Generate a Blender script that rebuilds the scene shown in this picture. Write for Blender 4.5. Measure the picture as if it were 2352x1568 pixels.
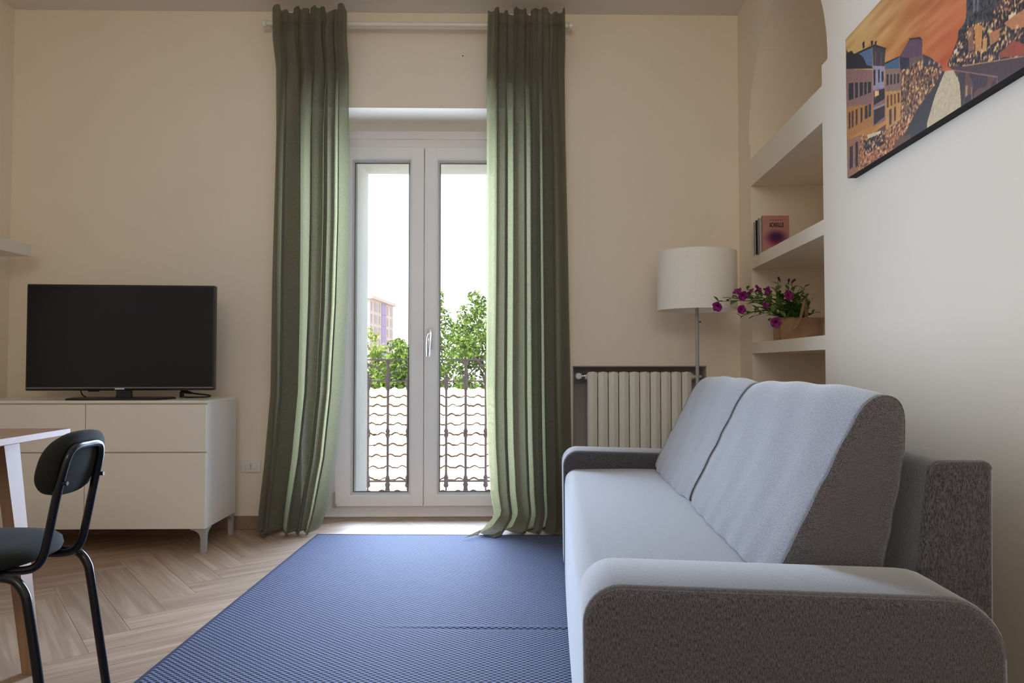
import bpy, bmesh, math, random
from mathutils import Vector, Matrix, Euler
import numpy as np

# ---------------------------------------------------------------- clearing
for o in list(bpy.data.objects):
    bpy.data.objects.remove(o, do_unlink=True)
SC = bpy.context.scene
COL = SC.collection
PI = math.pi
R = math.radians
random.seed(7)
rng = np.random.default_rng(11)

# ---------------------------------------------------------------- camera
F_PX = 1700.0
CAM_H = 0.94
cd = bpy.data.cameras.new('camera')
cd.sensor_fit = 'HORIZONTAL'
cd.sensor_width = 36.0
cd.lens = F_PX / 2352.0 * 36.0
cd.clip_start = 0.05
cd.clip_end = 600
cam = bpy.data.objects.new('camera', cd)
COL.objects.link(cam)
cam.location = (0, 0, CAM_H)
cam.rotation_euler = (R(90) + math.atan(51 / F_PX), 0, R(-1.0))
SC.camera = cam

# ---------------------------------------------------------------- world, sun, lights, exposure
SKY = 2.3
w = bpy.data.worlds.new('sky')
SC.world = w
w.use_nodes = True
wn = w.node_tree
wn.nodes.clear()
wo = wn.nodes.new('ShaderNodeOutputWorld')
wb = wn.nodes.new('ShaderNodeBackground')
tc = wn.nodes.new('ShaderNodeTexCoord')
sx = wn.nodes.new('ShaderNodeSeparateXYZ')
rp = wn.nodes.new('ShaderNodeValToRGB')
wn.links.new(tc.outputs['Generated'], sx.inputs[0])
wn.links.new(sx.outputs['Z'], rp.inputs[0])
rp.color_ramp.elements[0].position = 0.0
rp.color_ramp.elements[0].color = (0.98, 0.94, 0.90, 1)
rp.color_ramp.elements[1].position = 0.9
rp.color_ramp.elements[1].color = (0.55, 0.72, 1.0, 1)
e = rp.color_ramp.elements.new(0.25)
e.color = (0.80, 0.87, 1.0, 1)
wn.links.new(rp.outputs[0], wb.inputs[0])
wb.inputs[1].default_value = SKY
wn.links.new(wb.outputs[0], wo.inputs[0])

sd = bpy.data.lights.new('sun', 'SUN')
sd.energy = 12.0
sd.angle = R(0.6)
sd.color = (1.0, 0.93, 0.82)
sun = bpy.data.objects.new('sun', sd)
COL.objects.link(sun)
sun.rotation_euler = (R(38), 0, R(-28))      # shines from behind the house onto the roofs and trees
sun.location = (0, -5, 14)

def area_light(name, loc, rot, sx_, sy_, power, col, spread=180):
    """area light at an opening: skylight in front, added fill at the rear"""
    d = bpy.data.lights.new(name, 'AREA')
    d.shape = 'RECTANGLE'
    d.size, d.size_y = sx_, sy_
    d.energy = power
    d.color = col
    d.spread = R(spread)
    o = bpy.data.objects.new(name, d)
    COL.objects.link(o)
    o.location = loc
    o.rotation_euler = rot
    return o
area_light('daylight_french_window', (-0.464, 4.548, 1.16), (R(-90), 0, 0), 0.92, 2.08, 122, (0.57, 0.73, 1.0), 125)
area_light('rear_fill_light', (0.02, -1.95, 2.36), (R(90), 0, 0), 1.7, 0.9, 46, (1.0, 0.87, 0.68))  # added warm fill from behind the viewer, brightens the back wall

SC.view_settings.view_transform = 'Standard'
SC.view_settings.look = 'None'
SC.view_settings.exposure = 0.0
SC.view_settings.gamma = 1.0
SC.view_settings.use_curve_mapping = False
cy = SC.cycles
cy.use_denoising = True
cy.max_bounces = 14
cy.diffuse_bounces = 9
cy.glossy_bounces = 4
cy.transmission_bounces = 8
cy.transparent_max_bounces = 24
cy.sample_clamp_indirect = 12.0
cy.caustics_reflective = False
cy.caustics_refractive = False

# ---------------------------------------------------------------- material helpers
def newmat(name):
    m = bpy.data.materials.new(name)
    m.use_nodes = True
    nt = m.node_tree
    b = nt.nodes['Principled BSDF']
    return m, nt, b

def setb(b, col=None, rough=None, spec=None, metal=None):
    if col is not None: b.inputs['Base Color'].default_value = (*col, 1)
    if rough is not None: b.inputs['Roughness'].default_value = rough
    if spec is not None: b.inputs['Specular IOR Level'].default_value = spec
    if metal is not None: b.inputs['Metallic'].default_value = metal

def coords(nt, scale=(1, 1, 1), rot=(0, 0, 0), use='Object'):
    t = nt.nodes.new('ShaderNodeTexCoord')
    mp = nt.nodes.new('ShaderNodeMapping')
    mp.inputs['Scale'].default_value = scale
    mp.inputs['Rotation'].default_value = rot
    nt.links.new(t.outputs[use], mp.inputs[0])
    return mp.outputs[0]

def noise(nt, vec, scale, detail=3, rough=0.5):
    n = nt.nodes.new('ShaderNodeTexNoise')
    n.inputs['Scale'].default_value = scale
    n.inputs['Detail'].default_value = detail
    n.inputs['Roughness'].default_value = rough
    nt.links.new(vec, n.inputs['Vector'])
    return n

def ramp(nt, fac, stops):
    r = nt.nodes.new('ShaderNodeValToRGB')
    els = r.color_ramp.elements
    els[0].position, els[0].color = stops[0][0], (*stops[0][1], 1)
    els[1].position, els[1].color = stops[-1][0], (*stops[-1][1], 1)
    for p, c in stops[1:-1]:
        q = els.new(p)
        q.color = (*c, 1)
    nt.links.new(fac, r.inputs[0])
    return r.outputs[0]

def bump(nt, b, h, strength, dist=0.002):
    n = nt.nodes.new('ShaderNodeBump')
    n.inputs['Strength'].default_value = strength
    n.inputs['Distance'].default_value = dist
    nt.links.new(h, n.inputs['Height'])
    nt.links.new(n.outputs[0], b.inputs['Normal'])

def plain(name, col, rough=0.5, spec=0.4, metal=0.0, var=0.06, nscale=30, bmp=0.0, bscale=200):
    m, nt, b = newmat(name)
    setb(b, col, rough, spec, metal)
    v = coords(nt)
    n = noise(nt, v, nscale)
    lo = tuple(c * (1 - var) for c in col)
    hi = tuple(min(1, c * (1 + var)) for c in col)
    nt.links.new(ramp(nt, n.outputs[0], [(0.3, lo), (0.7, hi)]), b.inputs['Base Color'])
    if bmp:
        n2 = noise(nt, v, bscale, 4)
        bump(nt, b, n2.outputs[0], bmp)
    return m

M = {}
M['wall'] = plain('wall_paint', (0.86, 0.76, 0.615), 0.85, 0.2, var=0.012, nscale=3, bmp=0.08, bscale=160)
M['ceiling'] = plain('ceiling_paint', (0.78, 0.73, 0.66), 0.9, 0.2, var=0.01, nscale=3)
M['recess'] = plain('recess_shade', (0.40, 0.365, 0.35), 0.85, 0.2, var=0.02, nscale=6)  # wall tone darkened to carry the shade of the radiator recess
M['white_lacquer'] = plain('white_lacquer', (0.82, 0.77, 0.68), 0.28, 0.5, var=0.01, nscale=4)
M['upvc'] = plain('white_window_plastic', (0.87, 0.835, 0.82), 0.35, 0.5, var=0.01, nscale=4)
M['ext_plaster'] = plain('outside_plaster', (0.74, 0.76, 0.74), 0.9, 0.2, var=0.04, nscale=12, bmp=0.1)
M['metal_grey'] = plain('brushed_grey_metal', (0.40, 0.385, 0.37), 0.45, 0.5, 0.1, var=0.05, nscale=60)
M['chrome'] = plain('chrome', (0.75, 0.75, 0.76), 0.15, 0.5, 1.0, var=0.02)
M['black_metal'] = plain('black_painted_steel', (0.006, 0.006, 0.008), 0.22, 0.45, 0.0, var=0.1)
M['black_plastic'] = plain('black_plastic', (0.010, 0.009, 0.010), 0.35, 0.5, var=0.1)
M['screen'] = plain('dark_screen', (0.006, 0.006, 0.009), 0.16, 0.35, var=0.05)
M['rad'] = plain('radiator_enamel', (0.82, 0.78, 0.68), 0.4, 0.45, var=0.01)
M['iron'] = plain('wrought_iron_paint', (0.30, 0.235, 0.24), 0.75, 0.08, var=0.15, nscale=40)
M['base'] = plain('skirting_wood', (0.30, 0.19, 0.14), 0.45, 0.4, var=0.15, nscale=20)
M['shade'] = plain('lamp_shade_linen', (0.93, 0.89, 0.80), 0.9, 0.1, var=0.03, nscale=150, bmp=0.1, bscale=500)
M['white_plastic'] = plain('white_plastic', (0.78, 0.76, 0.72), 0.4, 0.5, var=0.01)
M['hole'] = plain('dark_socket_hole', (0.01, 0.01, 0.01), 0.8, 0.1)
M['stone'] = plain('stone_sill', (0.55, 0.53, 0.50), 0.8, 0.2, var=0.08, nscale=40)
M['pages'] = plain('paper_pages', (0.72, 0.68, 0.60), 0.9, 0.1, var=0.08, nscale=200)
M['book_black'] = plain('black_cover', (0.03, 0.025, 0.025), 0.6, 0.3)
M['book_grey'] = plain('grey_green_cover', (0.45, 0.47, 0.40), 0.6, 0.3)
M['book_white'] = plain('pale_cover', (0.62, 0.57, 0.53), 0.6, 0.3)
M['book_green'] = plain('pale_green_cover', (0.42, 0.50, 0.36), 0.6, 0.3)
M['ink'] = plain('printing_ink', (0.02, 0.004, 0.006), 0.6, 0.2)
M['ink_soft'] = plain('printing_ink_soft', (0.22, 0.07, 0.07), 0.6, 0.2)
M['soil'] = plain('soil', (0.04, 0.028, 0.02), 0.95, 0.1, var=0.4, nscale=200, bmp=0.5, bscale=300)
M['stem'] = plain('plant_stem', (0.10, 0.17, 0.035), 0.6, 0.3, var=0.2)
M['petal'] = plain('petunia_petal', (0.21, 0.008, 0.13), 0.55, 0.3, var=0.35, nscale=60)
M['bud'] = plain('dark_bud', (0.05, 0.008, 0.035), 0.6, 0.3, var=0.3)
M['bark'] = plain('bark', (0.16, 0.12, 0.09), 0.9, 0.1, var=0.3, nscale=15)
M['far_wall'] = plain('far_wall', (0.62, 0.50, 0.44), 0.9, 0.1, var=0.05)
M['far_glass'] = plain('far_window_glass', (0.16, 0.09, 0.10), 0.2, 0.4, var=0.2)
M['far_purple'] = plain('far_purple_panel', (0.30, 0.21, 0.37), 0.5, 0.3, var=0.2)
M['ground'] = plain('outside_ground', (0.35, 0.34, 0.30), 0.95, 0.1, var=0.1, nscale=2)
M['house'] = plain('neighbour_plaster', (0.6, 0.52, 0.42), 0.9, 0.1, var=0.05)

def m_fabric(name, dark, light, sc=(620, 620, 130), seed=0.0, bmp=0.35):
    m, nt, b = newmat(name)
    setb(b, light, 0.92, 0.15)
    b.inputs['Sheen Weight'].default_value = 0.75
    b.inputs['Sheen Roughness'].default_value = 0.5
    v = coords(nt, sc)
    n = noise(nt, v, 1.0, 3, 0.6)
    v2 = coords(nt, (sc[1] * 0.45, sc[0] * 0.45, sc[2] * 4.5))
    n2 = noise(nt, v2, 1.0, 2, 0.5)
    hv = nt.nodes.new('ShaderNodeMix')            # mostly slubs along the warp, a little weft
    hv.inputs[0].default_value = 0.28
    nt.links.new(n.outputs[0], hv.inputs[2])
    nt.links.new(n2.outputs[0], hv.inputs[3])
    nt.links.new(ramp(nt, hv.outputs[0], [(0.38, dark), (0.62, light)]), b.inputs['Base Color'])
    bump(nt, b, hv.outputs[0], bmp, 0.0015)
    return m
M['sofa'] = m_fabric('grey_melange_fabric', (0.020, 0.018, 0.0205), (0.140, 0.130, 0.146))
M['cushion'] = m_fabric('grey_melange_cushion_fabric', (0.030, 0.0265, 0.029), (0.195, 0.180, 0.196), (620, 130, 620))
M['seam'] = m_fabric('dark_seam_fabric', (0.05, 0.044, 0.045), (0.20, 0.185, 0.19))
M['chair_fab'] = m_fabric('dark_olive_fabric', (0.009, 0.0088, 0.0068), (0.029, 0.0285, 0.0225), (600, 600, 600))
M['chair_fab'].node_tree.nodes['Principled BSDF'].inputs['Sheen Weight'].default_value = 0.05

def m_wood(name, dark, light, scale=(1.5, 26, 26), var=0.18, rough=0.42, useobj=True):
    m, nt, b = newmat(name)
    setb(b, light, rough, 0.4)
    t = nt.nodes.new('ShaderNodeTexCoord')
    mp = nt.nodes.new('ShaderNodeMapping')
    mp.inputs['Scale'].default_value = scale
    oi = nt.nodes.new('ShaderNodeObjectInfo')
    ad = nt.nodes.new('ShaderNodeVectorMath')
    ad.operation = 'ADD'
    sc_ = nt.nodes.new('ShaderNodeVectorMath')
    sc_.operation = 'SCALE'
    sc_.inputs[0].default_value = (13, 37, 71)
    nt.links.new(oi.outputs['Random'], sc_.inputs['Scale'])
    nt.links.new(t.outputs['Object'], mp.inputs[0])
    nt.links.new(mp.outputs[0], ad.inputs[0])
    nt.links.new(sc_.outputs[0], ad.inputs[1])
    n = noise(nt, ad.outputs[0], 1.0, 5, 0.6)
    n.inputs['Distortion'].default_value = 0.8
    c = ramp(nt, n.outputs[0], [(0.28, dark), (0.5, tuple((a + b_) / 2 for a, b_ in zip(dark, light))), (0.62, light)])
    hs = nt.nodes.new('ShaderNodeHueSaturation')
    mr = nt.nodes.new('ShaderNodeMapRange')
    mr.inputs['To Min'].default_value = 1 - var
    mr.inputs['To Max'].default_value = 1 + var
    nt.links.new(oi.outputs['Random'], mr.inputs['Value'])
    nt.links.new(mr.outputs[0], hs.inputs['Value'])
    nt.links.new(c, hs.inputs['Color'])
    nt.links.new(hs.outputs[0], b.inputs['Base Color'])
    bump(nt, b, n.outputs[0], 0.05, 0.001)
    return m
M['plank'] = m_wood('oak_plank', (0.30, 0.20, 0.13), (0.47, 0.345, 0.245), var=0.10, rough=0.5)
M['birch'] = m_wood('pale_birch', (0.27, 0.150, 0.088), (0.35, 0.202, 0.122), (30, 3, 1.2), var=0.0, rough=0.5)
M['subfloor'] = plain('floor_joint', (0.31, 0.225, 0.16), 0.8, 0.2)

def m_rug():
    m, nt, b = newmat('woven_rug')
    setb(b, (0.3, 0.3, 0.36), 0.85, 0.15)
    v = coords(nt, (1, 1, 1))
    # basket weave: light and dark floats change places every half repeat
    sp = nt.nodes.new('ShaderNodeSeparateXYZ')
    nt.links.new(v, sp.inputs[0])
    def wave(sock, half):
        a = nt.nodes.new('ShaderNodeMath')
        a.operation = 'MULTIPLY'
        a.inputs[1].default_value = PI / half
        nt.links.new(sock, a.inputs[0])
        q = nt.nodes.new('ShaderNodeMath')
        q.operation = 'SINE'
        nt.links.new(a.outputs[0], q.inputs[0])
        return q.outputs[0]
    ml = nt.nodes.new('ShaderNodeMath')
    ml.operation = 'MULTIPLY'
    nt.links.new(wave(sp.outputs['X'], 0.0125), ml.inputs[0])
    nt.links.new(wave(sp.outputs['Y'], 0.0102), ml.inputs[1])
    hf = nt.nodes.new('ShaderNodeMath')
    hf.operation = 'MULTIPLY_ADD'
    hf.inputs[1].default_value = 0.5
    hf.inputs[2].default_value = 0.5
    nt.links.new(ml.outputs[0], hf.inputs[0])
    wcol = ramp(nt, hf.outputs[0], [(0.24, (0.008, 0.012, 0.036)), (0.44, (0.050, 0.061, 0.103)), (0.62, (0.158, 0.178, 0.272))])
    n = noise(nt, v, 3.0, 2)
    hs = nt.nodes.new('ShaderNodeHueSaturation')
    mr = nt.nodes.new('ShaderNodeMapRange')
    mr.inputs['To Min'].default_value = 0.93
    mr.inputs['To Max'].default_value = 1.07
    nt.links.new(n.outputs[0], mr.inputs['Value'])
    nt.links.new(mr.outputs[0], hs.inputs['Value'])
    nt.links.new(wcol, hs.inputs['Color'])
    nt.links.new(hs.outputs[0], b.inputs['Base Color'])
    bump(nt, b, hf.outputs[0], 0.5, 0.003)
    return m
M['rug'] = m_rug()
M['rug_edge'] = plain('rug_binding', (0.05, 0.055, 0.10), 0.85, 0.1)

def m_glass():
    m, nt, b = newmat('window_glass')
    nt.nodes.remove(b)
    out = nt.nodes['Material Output']
    tr = nt.nodes.new('ShaderNodeBsdfTransparent')
    tr.inputs[0].default_value = (0.96, 0.975, 0.97, 1)
    gl = nt.nodes.new('ShaderNodeBsdfGlossy')
    gl.inputs['Roughness'].default_value = 0.01
    fr = nt.nodes.new('ShaderNodeFresnel')
    fr.inputs['IOR'].default_value = 1.45
    mx = nt.nodes.new('ShaderNodeMixShader')
    nt.links.new(fr.outputs[0], mx.inputs[0])
    nt.links.new(tr.outputs[0], mx.inputs[1])
    nt.links.new(gl.outputs[0], mx.inputs[2])
    nt.links.new(mx.outputs[0], out.inputs[0])
    return m
M['glass'] = m_glass()

def m_curtain():
    m, nt, b = newmat('sage_linen')
    nt.nodes.remove(b)
    out = nt.nodes['Material Output']
    t = nt.nodes.new('ShaderNodeTexCoord')
    def mapped(s):
        mp = nt.nodes.new('ShaderNodeMapping')
        mp.inputs['Scale'].default_value = s
        nt.links.new(t.outputs['UV'], mp.inputs[0])
        return mp.outputs[0]
    # UV in metres of cloth: warp threads run along V, weft along U
    n1 = noise(nt, mapped((500, 45, 1)), 1.0, 3, 0.6)
    n2 = noise(nt, mapped((40, 420, 1)), 1.0, 3, 0.6)
    ad = nt.nodes.new('ShaderNodeMath')
    ad.operation = 'ADD'
    nt.links.new(n1.outputs[0], ad.inputs[0])
    nt.links.new(n2.outputs[0], ad.inputs[1])
    hv = nt.nodes.new('ShaderNodeMath')
    hv.operation = 'MULTIPLY'
    hv.inputs[1].default_value = 0.5
    nt.links.new(ad.outputs[0], hv.inputs[0])
    cd_ = ramp(nt, hv.outputs[0], [(0.3, (0.125, 0.120, 0.098)), (0.7, (0.225, 0.217, 0.178))])
    ct_ = ramp(nt, hv.outputs[0], [(0.32, (0.16, 0.155, 0.075)), (0.68, (0.50, 0.47, 0.24))])
    df = nt.nodes.new('ShaderNodeBsdfDiffuse')
    tl = nt.nodes.new('ShaderNodeBsdfTranslucent')
    tp = nt.nodes.new('ShaderNodeBsdfTransparent')
    nt.links.new(cd_, df.inputs[0])
    nt.links.new(ct_, tl.inputs[0])
    m1 = nt.nodes.new('ShaderNodeMixShader')
    m1.inputs[0].default_value = 0.33
    nt.links.new(df.outputs[0], m1.inputs[1])
    nt.links.new(tl.outputs[0], m1.inputs[2])
    m2 = nt.nodes.new('ShaderNodeMixShader')
    mr = nt.nodes.new('ShaderNodeMapRange')
    mr.inputs['From Min'].default_value = 0.38
    mr.inputs['From Max'].default_value = 0.66
    mr.inputs['To Min'].default_value = 0.0
    mr.inputs['To Max'].default_value = 0.16
    nt.links.new(hv.outputs[0], mr.inputs['Value'])
    nt.links.new(mr.outputs[0], m2.inputs[0])
    nt.links.new(m1.outputs[0], m2.inputs[1])
    nt.links.new(tp.outputs[0], m2.inputs[2])
    nt.links.new(m2.outputs[0], out.inputs[0])
    return m
M['curtain'] = m_curtain()

def m_leaf(name, c1, c2, tl=0.4):
    m, nt, b = newmat(name)
    nt.nodes.remove(b)
    out = nt.nodes['Material Output']
    g = nt.nodes.new('ShaderNodeNewGeometry')
    c = ramp(nt, g.outputs['Random Per Island'], [(0.0, c1), (1.0, c2)])
    df = nt.nodes.new('ShaderNodeBsdfDiffuse')
    t_ = nt.nodes.new('ShaderNodeBsdfTranslucent')
    nt.links.new(c, df.inputs[0])
    nt.links.new(c, t_.inputs[0])
    m1 = nt.nodes.new('ShaderNodeMixShader')
    m1.inputs[0].default_value = tl
    nt.links.new(df.outputs[0], m1.inputs[1])
    nt.links.new(t_.outputs[0], m1.inputs[2])
    nt.links.new(m1.outputs[0], out.inputs[0])
    return m
M['tree_leaf'] = m_leaf('tree_leaf', (0.05, 0.11, 0.016), (0.22, 0.32, 0.06))
M['tree_leaf2'] = m_leaf('tree_leaf_pale', (0.22, 0.30, 0.06), (0.42, 0.48, 0.15))
def m_pleaf():
    m, nt, b = newmat('petunia_leaf')
    setb(b, (0.1, 0.2, 0.04), 0.55, 0.35)
    oi = nt.nodes.new('ShaderNodeObjectInfo')
    nt.links.new(ramp(nt, oi.outputs['Random'], [(0, (0.055, 0.125, 0.022)), (0.6, (0.12, 0.22, 0.04)), (1, (0.28, 0.38, 0.10))]), b.inputs['Base Color'])
    return m
M['pleaf'] = m_pleaf()
def m_tile():
    m, nt, b = newmat('clay_tile')
    setb(b, (0.6, 0.5, 0.4), 0.85, 0.2)
    oi = nt.nodes.new('ShaderNodeObjectInfo')
    nt.links.new(ramp(nt, oi.outputs['Random'], [(0, (0.52, 0.36, 0.27)), (0.5, (0.62, 0.47, 0.36)), (1, (0.70, 0.60, 0.50))]), b.inputs['Base Color'])
    return m
M['tile'] = m_tile()
def m_paper():
    m, nt, b = newmat('brown_paper')
    setb(b, (0.42, 0.27, 0.16), 0.85, 0.15)
    v = coords(nt)
    n = noise(nt, v, 14, 4)
    nt.links.new(ramp(nt, n.outputs[0], [(0.3, (0.30, 0.17, 0.095)), (0.7, (0.46, 0.29, 0.18))]), b.inputs['Base Color'])
    n2 = noise(nt, v, 40, 5)
    bump(nt, b, n2.outputs[0], 0.6, 0.01)
    return m
M['paper'] = m_paper()
M['gap_shade'] = plain('tile_gap_shade', (0.055, 0.042, 0.025), 0.95, 0.1, var=0.5, nscale=30)  # dark colour standing in for shadow in the gaps under the tiles
def m_vcol(name):
    m, nt, b = newmat(name)
    setb(b, (0.5, 0.5, 0.5), 0.55, 0.25)
    a = nt.nodes.new('ShaderNodeVertexColor')
    a.layer_name = 'print'
    nt.links.new(a.outputs['Color'], b.inputs['Base Color'])
    return m
M['print'] = m_vcol('printed_canvas')
M['cover'] = m_vcol('printed_cover')
M['canvas_edge'] = plain('canvas_edge', (0.02, 0.014, 0.015), 0.7, 0.2)

# ---------------------------------------------------------------- mesh helpers
def link(name, me, mat=None, parent=None, smooth=False):
    if mat is not None:
        me.materials.append(mat)
    if smooth:
        me.polygons.foreach_set('use_smooth', [True] * len(me.polygons))
    o = bpy.data.objects.new(name, me)
    COL.objects.link(o)
    if parent is not None:
        o.parent = parent
    return o

def sharp_by_angle(me, deg=40):
    me.polygons.foreach_set('use_smooth', [True] * len(me.polygons))
    me.set_sharp_from_angle(angle=R(deg))

class MB:
    """collects boxes, tubes, lathes and sheets and links them as one mesh"""
    def __init__(self):
        self.v = []
        self.f = []
    def add(self, vs, fs):
        n = len(self.v)
        self.v += [tuple(p) for p in vs]
        self.f += [tuple(i + n for i in f) for f in fs]
        return self
    def box(self, x0, x1, y0, y1, z0, z1, b=0.0):
        if b <= 0:
            vs = [(x, y, z) for z in (z0, z1) for y in (y0, y1) for x in (x0, x1)]
            return self.add(vs, [(0, 2, 3, 1), (4, 5, 7, 6), (0, 1, 5, 4), (2, 6, 7, 3), (0, 4, 6, 2), (1, 3, 7, 5)])
        bm = bmesh.new()
        bmesh.ops.create_cube(bm, size=1)
        for q in bm.verts:
            q.co = Vector(((x0 + x1) / 2 + q.co.x * (x1 - x0), (y0 + y1) / 2 + q.co.y * (y1 - y0), (z0 + z1) / 2 + q.co.z * (z1 - z0)))
        bmesh.ops.bevel(bm, geom=list(bm.edges), offset=b, segments=2, profile=0.5, affect='EDGES')
        return self.bm(bm)
    def bm(self, bm):
        bm.verts.index_update()
        self.add([q.co[:] for q in bm.verts], [[q.index for q in f.verts] for f in bm.faces])
        bm.free()
        return self
    def tube(self, pts, r, seg=10, cap=True, closed=False):
        P = [Vector(p) for p in pts]
        n = len(P)
        rs = r if isinstance(r, (list, tuple)) else [r] * n
        up = None
        rings = []
        for i in range(n):
            if closed:
                t = (P[(i + 1) % n] - P[i - 1]).normalized()
            else:
                t = (P[min(i + 1, n - 1)] - P[max(i - 1, 0)]).normalized()
            if up is None:
                a = Vector((0, 0, 1)) if abs(t.z) < 0.9 else Vector((1, 0, 0))
                up = (a - t * a.dot(t)).normalized()
            else:
                up = (up - t * up.dot(t)).normalized()
            sd_ = t.cross(up)
            rings.append([P[i] + (up * math.cos(2 * PI * k / seg) + sd_ * math.sin(2 * PI * k / seg)) * rs[i] for k in range(seg)])
        vs = [p for q in rings for p in q]
        fs = []
        m = n if closed else n - 1
        for i in range(m):
            for k in range(seg):
                a, b = i * seg + k, i * seg + (k + 1) % seg
                c, d = ((i + 1) % n) * seg + (k + 1) % seg, ((i + 1) % n) * seg + k
                fs.append((a, b, c, d))
        if cap and not closed:
            fs.append(tuple(range(seg - 1, -1, -1)))
            fs.append(tuple((n - 1) * seg + k for k in range(seg)))
        return self.add(vs, fs)
    def lathe(self, prof, c=(0, 0, 0), seg=24, axis='z', capends=True):
        vs, fs = [], []
        for r_, h in prof:
            for k in range(seg):
                a = 2 * PI * k / seg
                if axis == 'z':
                    vs.append((c[0] + r_ * math.cos(a), c[1] + r_ * math.sin(a), c[2] + h))
                elif axis == 'y':
                    vs.append((c[0] + r_ * math.cos(a), c[1] + h, c[2] + r_ * math.sin(a)))
                else:
                    vs.append((c[0] + h, c[1] + r_ * math.cos(a), c[2] + r_ * math.sin(a)))
        for i in range(len(prof) - 1):
            for k in range(seg):
                fs.append((i * seg + k, i * seg + (k + 1) % seg, (i + 1) * seg + (k + 1) % seg, (i + 1) * seg + k))
        if capends:
            fs.append(tuple(range(seg - 1, -1, -1)))
            fs.append(tuple((len(prof) - 1) * seg + k for k in range(seg)))
        return self.add(vs, fs)
    def loft(self, rings, cap=True):
        n = len(rings[0])
        vs = [p for q in rings for p in q]
        fs = []
        for i in range(len(rings) - 1):
            for k in range(n):
                fs.append((i * n + k, i * n + (k + 1) % n, (i + 1) * n + (k + 1) % n, (i + 1) * n + k))
        if cap:
            fs.append(tuple(range(n - 1, -1, -1)))
            fs.append(tuple((len(rings) - 1) * n + k for k in range(n)))
        return self.add(vs, fs)
    def build(self, name, mat, parent=None, smooth=None, fix=True):
        me = bpy.data.meshes.new(name)
        me.from_pydata(self.v, [], self.f)
        if fix:
            bm = bmesh.new()
            bm.from_mesh(me)
            bmesh.ops.recalc_face_normals(bm, faces=bm.faces)
            bm.to_mesh(me)
            bm.free()
        if smooth:
            sharp_by_angle(me, smooth)
        return link(name, me, mat, parent)

def thing(name, label, cat, loc=(0, 0, 0), rz=0.0, group=None):
    o = bpy.data.objects.new(name, None)
    o.empty_display_size = 0.1
    COL.objects.link(o)
    o.location = loc
    o.rotation_euler = (0, 0, rz)
    return tag(o, label, cat, group)

def tag(o, label, cat, group=None):
    o['label'] = label
    o['category'] = cat
    if group:
        o['group'] = group
    return o

def struct(o, label=None, cat=None):
    o['kind'] = 'structure'
    if label: o['label'] = label
    if cat: o['category'] = cat
    return o

def lerp_table(tab, z):
    """tab: list of (x, z) sorted by falling z -> x at z"""
    if z >= tab[0][1]: return tab[0][0]
    for (xa, za), (xb, zb) in zip(tab, tab[1:]):
        if z >= zb:
            t = (za - z) / (za - zb) if za != zb else 0
            return xa + (xb - xa) * t
    return tab[-1][0]

def arc(cx, cz, r, a0, a1, n):
    return [(cx + r * math.cos(R(a0 + (a1 - a0) * i / n)), cz + r * math.sin(R(a0 + (a1 - a0) * i / n))) for i in range(n + 1)]

def smooth_path(ctrl, n=8):
    """Catmull-Rom through control points"""
    P = [Vector(p) for p in ctrl]
    P = [P[0] * 2 - P[1]] + P + [P[-1] * 2 - P[-2]]
    out = []
    for i in range(1, len(P) - 2):
        for k in range(n):
            t = k / n
            a, b, c, d = P[i - 1], P[i], P[i + 1], P[i + 2]
            out.append(0.5 * ((2 * b) + (c - a) * t + (2 * a - 5 * b + 4 * c - d) * t * t + (3 * b - a - 3 * c + d) * t ** 3))
    out.append(P[-2])
    return out

def inset_poly(pts, d):
    n = len(pts)
    out = []
    for i in range(n):
        p0, p1, p2 = Vector(pts[i - 1]), Vector(pts[i]), Vector(pts[(i + 1) % n])
        t = (p2 - p0)
        nn = Vector((-t.y, t.x))
        if nn.length > 1e-9: nn.normalize()
        out.append((p1.x + nn.x * d, p1.y + nn.y * d))
    return out

def rounded_prism(prof, u0, u1, r, to3, steps=4):
    """prof: CCW polygon of 2-D points; extruded u0..u1 with edges rounded by r at both ends"""
    rings = []
    for i in range(steps + 1):           # a=0 : end cap, fully inset ; a=90 : full size
        a = PI / 2 * i / steps
        ins = r * (1 - math.sin(a))
        dep = r * (1 - math.cos(a))
        rings.append((ins, dep))
    seq = [(ins, u0 + dep) for ins, dep in rings]
    seq2 = [(ins, u1 - dep) for ins, dep in rings][::-1]
    allr = []
    for ins, u in seq + seq2:
        allr.append([to3(p, u) for p in inset_poly(prof, ins)])
    m = MB()
    m.loft(allr)
    return m

# ================================================================ THE SETTING
WY = 4.27                 # inner face of the back wall
CZ = 2.985                # ceiling height
OX0, OX1 = -1.13, 0.20    # window recess, inner opening
EX0, EX1 = -0.895, -0.033 # outer opening
A_W = R(4.2)              # the right wall is not square to the back wall
CORNER = Vector((1.40, WY, 0))

# floor: joint bed with herringbone planks
m = MB()
m.box(-3.0, 1.7, -1.8, 4.27, -0.20, -0.003)
m.box(OX0, OX1, 4.27, 4.60, -0.20, -0.003)
floor = struct(m.build('floor', M['subfloor']))

def clip_poly(poly, axis, lim, keep_less):
    out = []
    for i in range(len(poly)):
        a, b = poly[i], poly[(i + 1) % len(poly)]
        ia = (a[axis] <= lim) if keep_less else (a[axis] >= lim)
        ib = (b[axis] <= lim) if keep_less else (b[axis] >= lim)
        if ia: out.append(a)
        if ia != ib:
            t = (lim - a[axis]) / (b[axis] - a[axis])
            out.append((a[0] + t * (b[0] - a[0]), a[1] + t * (b[1] - a[1])))
    return out

def poly_area(p):
    return 0.5 * sum(p[i][0] * p[(i + 1) % len(p)][1] - p[(i + 1) % len(p)][0] * p[i][1] for i in range(len(p)))

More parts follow.
